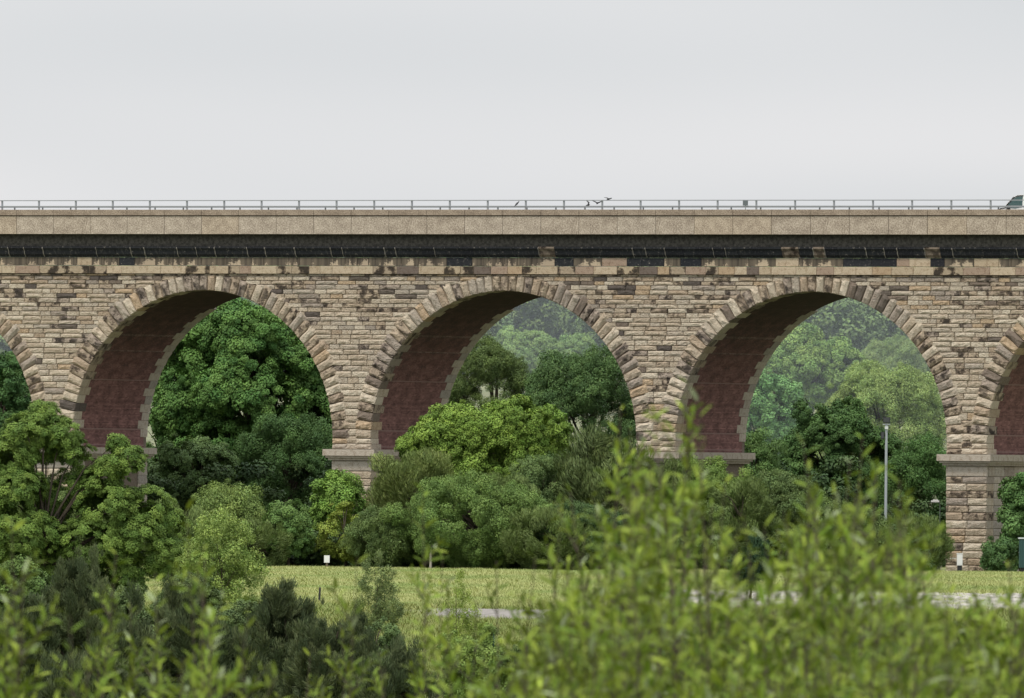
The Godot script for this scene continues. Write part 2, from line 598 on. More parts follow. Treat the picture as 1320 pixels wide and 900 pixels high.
# ------------------------------------------------------------------ viaduct
# a quarry-faced block: unit width and height, front bulging from z = 0, back at z = -depth
func rough_block(r: RandomNumberGenerator, bulge: float, depth: float, warp = null) -> ArrayMesh:
	var xs := [-0.5, -0.46, -0.2, 0.08, 0.3, 0.46, 0.5]
	var ys := [-0.5, -0.42, -0.1, 0.22, 0.42, 0.5]
	var g := []
	for j in ys.size():
		var row := []
		for i in xs.size():
			var z := 0.0
			var edge: bool = i == 0 or j == 0 or i == xs.size() - 1 or j == ys.size() - 1
			if edge: z = -0.05
			elif i == 1 or j == 1 or i == xs.size() - 2 or j == ys.size() - 2: z = r.randf_range(0.0, 0.55) * bulge
			else: z = r.randf_range(0.45, 1.0) * bulge
			var x: float = xs[i] + (0.0 if edge else r.randf_range(-0.03, 0.03))
			var y: float = ys[j] + (0.0 if edge else r.randf_range(-0.03, 0.03))
			row.append(Vector3(x, y, z))
		g.append(row)
	if warp != null:
		for row in g:
			for i in row.size(): row[i] = warp.call(row[i])
	var st := st_new()
	for j in ys.size() - 1:
		for i in xs.size() - 1:
			quad(st, g[j][i], g[j + 1][i], g[j + 1][i + 1], g[j][i + 1])
	var bk := func(v: Vector3) -> Vector3: return Vector3(v.x, v.y, -depth)
	var nx := xs.size() - 1
	var ny := ys.size() - 1
	var c := [g[0][0], g[0][nx], g[ny][nx], g[ny][0]]
	for k in 4:
		var a: Vector3 = c[k]
		var b: Vector3 = c[(k + 1) % 4]
		quad(st, a, b, bk.call(b), bk.call(a))
	quad(st, bk.call(c[0]), bk.call(c[1]), bk.call(c[2]), bk.call(c[3]))
	return st_end(st)

func pick(a: Array) -> Variant: return a[rng.randi() % a.size()]

func stone_mat(y: float) -> Material:
	var k := rng.randf()
	var high := smoothstep(14.0, 17.5, y)
	if k < 0.015 + 0.07 * high: return pick(mat.dark_stones)
	if k < 0.14 + 0.22 * high: return pick(mat.stained)
	if k < 0.24 + 0.38 * high: return mat.stones[6 + rng.randi() % 4]
	return mat.stones[rng.randi() % 6]

func half_gap(y: float, rad: float) -> float:
	if y <= SPRING: return rad
	var q := rad * rad - (y - SPRING) * (y - SPRING)
	return sqrt(q) if q > 0.0 else 0.0

func build_viaduct() -> void:
	rng.seed = 1234
	var v := base("viaduct", Vector3.ZERO, "long sandstone viaduct with round brick-lined arches and a concrete parapet", "viaduct")
	# --- backing walls (mortar shows between the stones) and deck
	for side in 2:
		var st := st_new()
		var z := -0.07 if side == 0 else -WIDTH + 0.07
		var x := X_FROM
		while x < X_TO:
			var x2 := minf(x + 0.2, X_TO)
			var ya := wall_foot(x)
			var yb := wall_foot(x2)
			quad(st, Vector3(x, ya, z), Vector3(x, 18.0, z), Vector3(x2, 18.0, z), Vector3(x2, yb, z))
			x = x2
		var w := part("spandrel_wall", st_end(st), mat.mortar, v)
		if side == 0: face_stones(w)
	var deck := st_new()
	bx(deck, Vector3((X_FROM + X_TO) / 2, 20.2, -WIDTH / 2), Vector3(X_TO - X_FROM, 1.1, WIDTH + 0.5))
	part("road_deck", st_end(deck), mat.asphalt, v)

	# --- arches
	var wedge := []
	var N := 55
	var dl := PI / N
	var vr := RandomNumberGenerator.new()
	vr.seed = 77
	for k in 12:
		var length: float = [0.98, 1.08, 1.16, 1.24, 1.30, 1.12][k % 6]
		var dep := 0.95 if k < 6 else 1.35
		wedge.append(rough_block(vr, 0.15, dep, func(p: Vector3) -> Vector3:
			var r := RAD + (p.x + 0.5) * length
			var ang := p.y * (dl - 0.022 / r)
			return Vector3(r * cos(ang), r * sin(ang), p.z)))
	var barrel := barrel_mesh()
	for i in range(-2, 3):
		var cx := ARCH_X + i * PERIOD
		var arch := knot("arch", v, Vector3(cx, SPRING, 0))
		part("brick_lining", barrel, mat.brick, arch)
		for k in N:
			var ang := (k + 0.5) * dl
			if i == -2 and ang > 0.85: continue
			if i == 2 and ang < 2.3: continue
			var crown: float = absf(ang - PI / 2)
			var lk := 0 if crown < 0.38 else 1 + rng.randi() % 5
			var wk := lk + (6 if k % 2 else 0)
			var m := voussoir_mat(crown)
			part("voussoir", wedge[wk], m, arch, Transform3D(Basis(Vector3.BACK, ang), Vector3.ZERO))
			# matching stones at the rear edge, where the near opening lets one see them
			if i < 2 and ang > PI * 0.66:
				part("voussoir", wedge[wk], pick(mat.dressed), arch, Transform3D(Basis(Vector3.UP, PI) * Basis(Vector3.BACK, PI - ang), Vector3(0, 0, -WIDTH)))
	# --- piers
	var quoins := []
	for k in 4: quoins.append(rough_block(vr, 0.08, 1.0))
	for i in range(-2, 2):
		build_pier(v, ARCH_X + (i + 0.5) * PERIOD, quoins)
	# --- string courses, cornice
	var flat_block := chamfer_block(0.02)
	var sc := knot("string_course", v)
	for row in 2:
		var y0: float = [17.95, 18.46][row]
		var y1: float = [18.44, 18.97][row]
		var zf: float = [0.16, 0.07][row]
		var x := X_FROM + rng.randf()
		while x < X_TO - 1:
			var l := rng.randf_range(0.75, 2.0)
			var m: Material
			if row == 0: m = pick(mat.string) if rng.randf() < 0.74 else pick(mat.string_stained)
			else: m = pick(mat.drip) if rng.randf() < 0.80 else (mat.cornice[rng.randi() % 3] if rng.randf() < 0.55 else pick(mat.string))
			part("string_stone", flat_block, m, sc, Transform3D(Basis.from_scale(Vector3(l - 0.012, y1 - y0 - 0.012, 0.5)), Vector3(x + l / 2, (y0 + y1) / 2, zf - 0.25 + rng.randf_range(-0.008, 0.008))))
			x += l
	var co := knot("cornice", v)
	var cyma := cornice_mesh()
	var x := X_FROM + 0.3
	while x < X_TO - 1:
		var l := rng.randf_range(0.75, 1.35)
		var m: Material = mat.cornice_brown if rng.randf() < 0.10 else pick(mat.cornice)
		part("cornice_block", cyma, m, co, Transform3D(Basis.from_scale(Vector3(l - 0.014, 1, 1)), Vector3(x + l / 2, 18.98 + rng.randf_range(-0.006, 0.006), rng.randf_range(-0.012, 0.012))))
		x += l
		if rng.randf() < 0.45:
			part("lime_joint", cyma, mat.lime, co, Transform3D(Basis.from_scale(Vector3(rng.randf_range(0.03, 0.06), 0.92, 1.0)), Vector3(x, 18.99, 0.018)))
	# --- concrete edge beam, parapet panels and coping
	var eb := st_new()
	bx(eb, Vector3((X_FROM + X_TO) / 2, 20.02, -0.02), Vector3(X_TO - X_FROM, 0.74, 0.6))
	part("edge_beam", st_end(eb), mat.beam, v)
	var pp := knot("parapet", v)
	var pan := PERIOD / 8.0
	var pm := chamfer_block(0.012)
	for k in range(-16, 16):
		var px := 1.864 + (k + 0.5) * pan
		var zj := rng.randf_range(-0.006, 0.006)
		part("parapet_panel", pm, pick(mat.panel), pp, Transform3D(Basis.from_scale(Vector3(pan - 0.028, 1.12, 0.16)), Vector3(px, 20.96, 0.72 + zj)))
		part("coping_stone", pm, mat.coping, pp, Transform3D(Basis.from_scale(Vector3(pan - 0.02, 0.35, 0.42)), Vector3(px + 0.02, 21.741, 0.66 + zj)))
	# concrete ledge that carries the panels, the far parapet, and the carriageway
	var lg := st_new()
	bx(lg, Vector3((X_FROM + X_TO) / 2, 20.62, 0.42), Vector3(X_TO - X_FROM, 0.3, 0.42))
	bx(lg, Vector3((X_FROM + X_TO) / 2, 21.3, 0.60), Vector3(X_TO - X_FROM, 1.06, 0.06))
	part("parapet_core", st_end(lg), mat.beam, pp)
	var far := st_new()
	bx(far, Vector3((X_FROM + X_TO) / 2, 20.9, -WIDTH - 0.6), Vector3(X_TO - X_FROM, 1.6, 0.3))
	part("parapet_wall", st_end(far), mat.beam, pp)
	# --- railing on the coping
	var rl := knot("railing", v)
	var post := box_mesh(Vector3(0.085, 0.60, 0.11))
	for k in range(-15, 16):
		part("post", post, mat.alu, rl, Transform3D(Basis.IDENTITY, Vector3(1.864 + (k - 0.43) * pan, DECK_TOP + 0.29, 0.62)))
	for y in [0.57, 0.215]:
		var rs := st_new()
		bx(rs, Vector3((X_FROM + X_TO) / 2, DECK_TOP + y, 0.70), Vector3(X_TO - X_FROM, 0.055 if y > 0.4 else 0.045, 0.05))
		part("rail", st_end(rs), mat.alu, rl)
	# --- steel safety barrier along the carriageway
	var sb := knot("safety_barrier", v)
	var bs := st_new()
	bx(bs, Vector3((X_FROM + X_TO) / 2, DECK_TOP + 0.20, -0.75), Vector3(X_TO - X_FROM, 0.09, 0.08))
	part("barrier_beam", st_end(bs), mat.steel, sb)
	var bp := box_mesh(Vector3(0.075, 1.0, 0.06))
	for k in range(-20, 21):
		part("barrier_post", bp, mat.steel, sb, Transform3D(Basis.IDENTITY, Vector3(k * 2.0 + 0.7, DECK_TOP - 0.34, -0.84)))

func wall_foot(x: float) -> float:
	var u := fposmod(x - ARCH_X + PERIOD / 2, PERIOD) - PERIOD / 2
	var r := RAD + 0.25
	var q := r * r - u * u
	return SPRING + (sqrt(q) if q > 0.0 else 0.0)

func voussoir_mat(crown: float) -> Material:
	var k := rng.randf()
	if crown < 0.5:
		if k < 0.42: return pick(mat.stained)
		if k < 0.52: return pick(mat.dark_stones)
		if k < 0.74: return mat.stones[6 + rng.randi() % 4]
		return mat.stones[rng.randi() % 6]
	if k < 0.07: return pick(mat.dark_stones)
	if k < 0.36: return pick(mat.stained)
	if k < 0.62: return mat.stones[6 + rng.randi() % 4]
	return mat.stones[rng.randi() % 6]

func chamfer_block(c: float) -> ArrayMesh:
	# unit box centred on the origin with a worn front edge
	var st := st_new()
	st.set_uv(Vector2(0.5, 0.02))
	var f := [Vector3(-0.5, -0.5, 0.5 - c * 2), Vector3(-0.5, 0.5, 0.5 - c * 2), Vector3(0.5, 0.5, 0.5 - c * 2), Vector3(0.5, -0.5, 0.5 - c * 2)]
	var cx := c * 0.6
	var g := [Vector3(-0.5 + cx, -0.5 + c, 0.5), Vector3(-0.5 + cx, 0.5 - c, 0.5), Vector3(0.5 - cx, 0.5 - c, 0.5), Vector3(0.5 - cx, -0.5 + c, 0.5)]
	for k in [0, 1, 2, 0, 2, 3]:
		st.set_uv(Vector2(g[k].x + 0.5, 0.5 - g[k].y))
		st.add_vertex(g[k])
	st.set_uv(Vector2(0.5, 0.02))
	for k in 4:
		var j := (k + 1) % 4
		quad(st, f[k], f[j], g[j], g[k])
		var bk := Vector3(f[k].x, f[k].y, -0.5)
		var bj := Vector3(f[j].x, f[j].y, -0.5)
		quad(st, bk, bj, f[j], f[k])
	quad(st, Vector3(-0.5, -0.5, -0.5), Vector3(0.5, -0.5, -0.5), Vector3(0.5, 0.5, -0.5), Vector3(-0.5, 0.5, -0.5))
	return st_end(st)

func cornice_mesh() -> ArrayMesh:
	# profile (z, y), unit length along x, y from 0 to 0.66
	var prof := [Vector2(-0.3, 0.0), Vector2(0.10, 0.0), Vector2(0.12, 0.06), Vector2(0.17, 0.10), Vector2(0.24, 0.18), Vector2(0.27, 0.28), Vector2(0.30, 0.40), Vector2(0.37, 0.50), Vector2(0.42, 0.55), Vector2(0.42, 0.66), Vector2(-0.3, 0.66)]
	var st := st_new()
	var n := prof.size()
	for k in n:
		var a: Vector2 = prof[k]
		var b: Vector2 = prof[(k + 1) % n]
		quad(st, Vector3(-0.5, a.y, a.x), Vector3(-0.5, b.y, b.x), Vector3(0.5, b.y, b.x), Vector3(0.5, a.y, a.x))
	for s in [-0.5, 0.5]:
		for k in range(1, n - 1):
			for q in ([0, k, k + 1] if s > 0 else [0, k + 1, k]):
				st.add_vertex(Vector3(s, prof[q].y, prof[q].x))
	return st_end(st)

func barrel_mesh() -> ArrayMesh:
	var st := SurfaceTool.new()
	st.begin(Mesh.PRIMITIVE_TRIANGLES)
	var r := RAD + 0.02
	var pts := []
	var nrm := []
	var arc := []
	pts.append(Vector2(r, IMPOST_TOP - SPRING)); nrm.append(Vector2(-1, 0)); arc.append(IMPOST_TOP - SPRING)
	for k in 49:
		var a := PI * k / 48
		pts.append(Vector2(r * cos(a), r * sin(a)))
		nrm.append(Vector2(-cos(a), -sin(a)))
		arc.append(r * a)
	pts.append(Vector2(-r, IMPOST_TOP - SPRING)); nrm.append(Vector2(1, 0)); arc.append(r * PI + SPRING - IMPOST_TOP)
	var z0 := -0.5
	var z1 := -WIDTH + 0.5
	for k in pts.size() - 1:
		for q in [[k, z0], [k + 1, z1], [k + 1, z0], [k, z0], [k, z1], [k + 1, z1]]:
			var i: int = q[0]
			st.set_uv(Vector2(-q[1] / WIDTH, (arc[i] + 0.9) / LINING_ARC))
			st.set_normal(Vector3(nrm[i].x, nrm[i].y, 0))
			st.add_vertex(Vector3(pts[i].x, pts[i].y, q[1]))
	return st.commit()

# coursed, quarry-faced sandstone between the arch rings
func face_stones(w: Node) -> void:
	var sr := RandomNumberGenerator.new()
	sr.seed = 31
	var blocks := []
	for k in 8: blocks.append(rough_block(sr, 0.06, 0.14))
	var list := []
	var y := IMPOST_TOP
	while y < 17.93:
		var h := lerpf(0.41, 0.265, smoothstep(8.0, 16.0, y)) * sr.randf_range(0.9, 1.12)
		var y1 := minf(y + h, 17.94)
		if 17.94 - y1 < 0.12: y1 = 17.94
		for i in range(-2, 2):
			var c := ARCH_X + (i + 0.5) * PERIOD
			var half := PERIOD / 2 - half_gap((y + y1) / 2, RAD + 0.93)
			var xa := c - half
			var xb := c + half
			if i == -2: xa = maxf(xa, X_FROM)
			# split the course into stones
			var x := xa
			while x < xb - 0.05:
				var l := sr.randf_range(0.55, 1.55)
				if xb - (x + l) < 0.45: l = xb - x
				if l > 2.0: l *= 0.5
				list.append([x, y, l, y1 - y])
				x += l
		y = y1
	# only those the photograph can show, largest first, are parts of their own
	var seen := []
	var rest := []
	for s in list:
		if s[0] > -36.5 and s[0] < 38.0 and s[2] > 0.3: seen.append(s)
		else: rest.append(s)
	seen.sort_custom(func(a, b): return a[2] * a[3] > b[2] * b[3])
	while seen.size() > 300: rest.append(seen.pop_back())
	for s in seen: part("stone", pick(blocks), stone_mat(s[1]), w, stone_xf(s))
	var groups := {}
	for s in rest:
		var m := stone_mat(s[1])
		if not groups.has(m):
			groups[m] = SurfaceTool.new()
		groups[m].append_from(pick(blocks), 0, stone_xf(s))
	var am := ArrayMesh.new()
	var k := 0
	for m in groups:
		groups[m].commit(am)
		am.surface_set_material(k, m)
		k += 1
	var o := part("stone_rubble", am, null, w)
	o.set_meta("kind", "stuff")

func stone_xf(s: Array) -> Transform3D:
	return Transform3D(Basis.from_scale(Vector3(s[2] - 0.022, s[3] - 0.024, 1)), Vector3(s[0] + s[2] / 2, s[1] + s[3] / 2, rng.randf_range(-0.015, 0.012)))

func build_pier(v: Node, cx: float, quoins: Array) -> void:
	var foot := -0.6
	var st := st_new()
	bx(st, Vector3(0, (SPRING + foot) / 2, -WIDTH / 2), Vector3(PIER_W - 0.14, SPRING - foot, WIDTH - 0.14))
	var p := part("pier", st_end(st), mat.mortar, v, Transform3D(Basis.IDENTITY, Vector3(cx, 0, 0)))
	# impost band round the pier: slab over a rolled moulding
	var im := st_new()
	bx(im, Vector3(0, IMPOST_TOP - 0.20, -WIDTH / 2), Vector3(PIER_W + 0.88, 0.40, WIDTH + 0.88))
	bx(im, Vector3(0, IMPOST_TOP - 0.47, -WIDTH / 2), Vector3(PIER_W + 0.64, 0.12, WIDTH + 0.64))
	bx(im, Vector3(0, IMPOST_TOP - 0.60, -WIDTH / 2), Vector3(PIER_W + 0.36, 0.15, WIDTH + 0.36))
	part("impost", st_end(im), mat.dressed[2], p)
	# stilt stones between impost and ring: two courses each side, front face to the reveal
	for k in 2:
		var y := IMPOST_TOP + k * 0.34
		for s in [-1, 1]:
			part("stone", quoins[k], stone_mat(6.0), p, Transform3D(Basis.from_scale(Vector3(1.1, 0.32, 1.0 if k else 1.35)), Vector3(s * (PIER_W / 2 - 0.55), y + 0.17, 0)))
	if cx < -10: 
		# low on the western piers only the rear corner shows: dressed corner stones
		var y := IMPOST_TOP - 0.68
		while y > 3.4:
			part("stone", quoins[0], pick(mat.dressed), p, Transform3D(Basis(Vector3.UP, PI) * Basis.from_scale(Vector3(1.0, 0.50, 1.2)), Vector3(PIER_W / 2 - 0.5, y - 0.26, -WIDTH)))
			y -= 0.52
	# shaft: coursed stones on the front and on the side towards the camera
	var y := IMPOST_TOP - 0.68
	var first := true
	while y > foot + 0.2:
		var h := 0.66 if first else rng.randf_range(0.40, 0.50)
		var split := rng.randf_range(0.8, 1.7)
		var wide := PIER_W + 0.02
		var runs := [[0.0, wide]] if first else [[0.0, split], [split, wide - split]]
		for q in runs:
			part("stone", pick(quoins), pick(mat.dressed) if first else (mat.stones[2 + rng.randi() % 8] if rng.randf() < 0.7 else pick(mat.stained)), p,
				Transform3D(Basis.from_scale(Vector3(q[1] - 0.022, h - 0.022, 0.25 if first else 1.0)), Vector3(-wide / 2 + q[0] + q[1] / 2, y - h / 2, 0.03 if first else 0.0)))
		# reveal side (+x), stones laid end to end along -z
		var z := -0.02 - (1.0 if not first else 0.3)
		while z > -WIDTH + 0.3:
			var l := minf(rng.randf_range(0.7, 1.5), z + WIDTH)
			part("stone", pick(quoins), pick(mat.dressed) if rng.randf() < 0.5 else mat.stones[8 + rng.randi() % 2], p,
				Transform3D(Basis(Vector3.UP, PI / 2) * Basis.from_scale(Vector3(l - 0.022, h - 0.022, 0.4)), Vector3(wide / 2, y - h / 2, z - l / 2)))
			z -= l
			if cx < 20: break
		y -= h
		first = false

# ------------------------------------------------------------------ vegetation
var clump := {}
func make_clumps() -> void:
	clump.broad = clump_mesh(11, 270, 0.31, 0.21, 0.65, 0.8, "round")
	clump.fine = clump_mesh(12, 300, 0.27, 0.11, 0.85, 0.5, "round")
	clump.layer = clump_mesh(13, 240, 0.28, 0.19, 0.5, 1.1, "round")
	clump.weep = clump_mesh(14, 240, 0.50, 0.075, 1.0, 0.4, "hang")
	clump.spike = clump_mesh(15, 170, 0.80, 0.10, 1.5, 0.2, "spike")
	clump.sparse = clump_mesh(16, 90, 0.30, 0.21, 0.9, 0.5, "round")

# a ball of leaf-sized faces of radius 1, thinner inside than at its skin
func clump_mesh(seed_: int, n: int, length: float, wide: float, flat: float, up_bias: float, how: String) -> ArrayMesh:
	var r := RandomNumberGenerator.new()
	r.seed = seed_
	var v := PackedVector3Array()
	var nn := PackedVector3Array()
	var cc := PackedColorArray()
	for k in n:
		var dir := Vector3(r.randfn(), r.randfn(), r.randfn()).normalized()
		var p := dir * pow(r.randf(), 0.45)
		p.y *= flat
		var nrm := (dir * 0.7 + Vector3.UP * up_bias + Vector3(r.randfn(), r.randfn(), r.randfn()) * 0.45).normalized()
		var along: Vector3
		if how == "hang": along = (Vector3.DOWN + dir * 0.3 + Vector3(r.randfn(), r.randfn(), r.randfn()) * 0.15).normalized()
		elif how == "spike": along = (Vector3.UP * 1.1 + dir * 0.5 + Vector3(r.randfn(), r.randfn(), r.randfn()) * 0.2).normalized()
		else: along = nrm.cross(Vector3(r.randfn(), r.randfn(), r.randfn())).normalized()
		var side := nrm.cross(along).normalized()
		nrm = along.cross(side).normalized()
		if nrm.dot(dir + Vector3.UP * 0.5) < 0: nrm = -nrm
		var l := length * r.randf_range(0.7, 1.25)
		var w := wide * r.randf_range(0.75, 1.2) * 0.5
		var a := p - along * l * 0.5
		var b := p + along * l * 0.5 - nrm * l * 0.12
		var m := p - along * l * 0.05
		var s1 := m + side * w + nrm * w * 0.3
		var s2 := m - side * w + nrm * w * 0.3
		tri(v, a, s1, b, nrm)
		tri(v, a, b, s2, nrm)
		var s := r.randf_range(0.72, 1.28)
		var c := Color(s * r.randf_range(0.92, 1.12), s, s * r.randf_range(0.8, 1.1))
		for q in 6:
			nn.append(nrm)
			cc.append(c)
	return array_mesh(v, nn, cc)

# the leaf clumps of a crown of width w between y0 and y1 (local), as transforms and tints
func crown_of(r: RandomNumberGenerator, w: float, y0: float, y1: float, rc: float, lobes_n: int, t1: Color, t2: Color, fill := 1.0, rag := 1.0, core := 1.0, pads := [], spires := false) -> Array:
	var xf := []
	var tint := []
	var h := y1 - y0
	var holes := noise(r.randi() % 9999, 0.16, 2)
	var hole_at := Vector3(r.randf(), r.randf(), r.randf()) * 100.0
	var lobes := pads.duplicate()
	if spires:
		for k in 26:
			var ang := k * 2.39996
			var rr := sqrt((k + 0.5) / 26.0) * w * 0.45
			var top := h * (1.0 - 0.5 * pow(rr / (w * 0.5), 2.0)) * r.randf_range(0.78, 1.05)
			lobes.append([Vector3(cos(ang) * rr, y0 + top * 0.6, sin(ang) * rr), Vector3(w * r.randf_range(0.05, 0.085), top * 0.40, w * 0.07)])
		lobes_n = 0
	elif not pads.is_empty(): lobes_n = 0
	else: lobes.append([Vector3(0, y0 + h * 0.46, 0), Vector3(w * 0.33, h * 0.38, w * 0.33) * core])
	for k in lobes_n:
		var f := (k + 0.5) / lobes_n
		var cy := lerpf(-0.75, 0.92, f)
		var ang := k * 2.39996 + r.randf_range(-0.4, 0.4)
		var rr := sqrt(maxf(0.0, 1.0 - cy * cy)) * r.randf_range(0.7, 1.15)
		var lr := w * r.randf_range(0.07, 0.21) * lerpf(1.15, 0.8, clampf(lobes_n / 40.0, 0, 1))
		var ly := minf(lr, h * 0.24) * r.randf_range(0.6, 0.9)
		var c := Vector3(cos(ang) * rr * (w * 0.5 - lr), y0 + h * 0.5 + cy * r.randf_range(0.82, 1.06) * (h * 0.5 - ly), sin(ang) * rr * (w * 0.5 - lr))
		lobes.append([c, Vector3(lr, ly, lr)])
	for li in lobes.size():
		var L: Array = lobes[li]
		var rad: Vector3 = L[1]
		var area := 4.0 * PI * pow((pow(rad.x * rad.y, 1.6) * 2.0 + pow(rad.x * rad.z, 1.6)) / 3.0, 1.0 / 1.6)
		var n := int(maxf(6.0, area / (rc * rc * 1.5) * fill))
		for k in n:
			var yy := 1.0 - 2.0 * (k + 0.5) / n
			var ang := k * 2.39996 + li
			var q := sqrt(1.0 - yy * yy)
			var dir := Vector3(cos(ang) * q, yy, sin(ang) * q)
			var p: Vector3 = L[0] + dir * rad * r.randf_range(0.86, 1.0 + 0.14 * rag)
			var wisp := r.randf() < 0.09
			if wisp: p += dir * rc * r.randf_range(0.4, 1.0)
			var buried := false
			for lj in lobes.size():
				if lj == li: continue
				var e: Vector3 = (p - lobes[lj][0]) / lobes[lj][1]
				if e.length_squared() < 0.6:
					buried = true
					break
			if buried and r.randf() > 0.10: continue
			if holes.get_noise_3dv(p / maxf(rc, 0.1) + hole_at) < -0.20: continue
			if p.y < y0 - 0.2: continue
			var y_axis := (dir + Vector3.UP * 0.9 + Vector3(r.randfn(), 0, r.randfn()) * 0.25).normalized()
			var x_axis := y_axis.cross(Vector3(cos(r.randf() * TAU), 0.1, sin(r.randf() * TAU))).normalized()
			var b := Basis(x_axis, y_axis, x_axis.cross(y_axis)).scaled_local(Vector3.ONE * rc * (r.randf_range(0.35, 0.6) if wisp else r.randf_range(0.6, 1.25)))
			xf.append(Transform3D(b, p))
			var s := r.randf_range(0.82, 1.18)
			var c := t1.lerp(t2, clampf(r.randf() * 0.8 + (0.2 if r.randf() < 0.25 else 0.0), 0, 1)) * s
			tint.append(Color(c.r, c.g, c.b))
	return [xf, tint, lobes]

func tree(called: String, label: String, category: String, px: float, top: float, wpx: float, d: float, style: String, t1: Color, t2: Color, o := {}) -> Node3D:
	var r := RandomNumberGenerator.new()
	r.seed = int(px * 7 + top * 13 + d)
	var foot := ground_at(px, d)
	var tip := at(px, top, d)
	var h := tip.y - foot.y
	var w := wpx / FOCAL * d
	var rc: float = o.get("rc", 0.5)
	var n := base(called, foot, label, category, o.get("group", ""))
	n.rotation.y = r.randf() * TAU
	var low: float = o.get("low", 0.12)
	var pads := []
	if o.has("pads"):
		n.rotation.y = PAN
		for q in o.pads:
			var c := at(q[0], q[1], d) - foot
			pads.append([Vector3(c.dot(rt), c.y, r.randf_range(-0.3, 0.3) + q[3]), Vector3(1.0, 0.72, 1.0) * (q[2] / FOCAL * d)])
	t1 = Color(t1.r * 1.38, t1.g * 1.38, t1.b * 1.38)
	t2 = Color(t2.r * 1.45, t2.g * 1.45, t2.b * 1.45)
	var cr := crown_of(r, w, h * low, h - rc * 0.35, rc, int(o.get("lobes", 12) * 1.7), t1, t2, o.get("fill", 1.0), o.get("rag", 1.0), o.get("core", 1.0), pads, o.get("spires", false))
	# trunk and limbs
	var st := st_new()
	var tr: float = o.get("trunk", maxf(0.06, h * 0.022))
	var lean := Vector3(r.randf_range(-0.05, 0.05), 0, r.randf_range(-0.05, 0.05)) * h
	var fork := Vector3(0, h * maxf(low, 0.16), 0) + lean * 0.4
	var head := Vector3(0, h * 0.8, 0) + lean
	tube(st, [Vector3(0, -0.3, 0), Vector3(0, 0.1 * h, 0) + lean * 0.1, fork, (fork + head) / 2 + Vector3(r.randf_range(-0.2, 0.2), 0, r.randf_range(-0.2, 0.2)), head], [tr * 1.35, tr, tr * 0.85, tr * 0.55, tr * 0.2], 8)
	var lobes: Array = cr[2]
	for k in range(1, lobes.size()):
		var c: Vector3 = lobes[k][0]
		var root := fork.lerp(head, clampf((c.y / h - low) * 0.7, 0.0, 0.85))
		var mid := root.lerp(c, 0.55) + Vector3(0, 0.06 * h, 0)
		tube(st, [root, mid, c], [tr * 0.34, tr * 0.2, tr * 0.07], 5)
	part("trunk", st_end(st), mat.bark, n)
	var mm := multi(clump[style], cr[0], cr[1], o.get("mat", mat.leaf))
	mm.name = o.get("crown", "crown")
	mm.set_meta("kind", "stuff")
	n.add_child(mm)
	return n

func g3(r: float, g: float, b: float) -> Color: return Color(r, g, b)

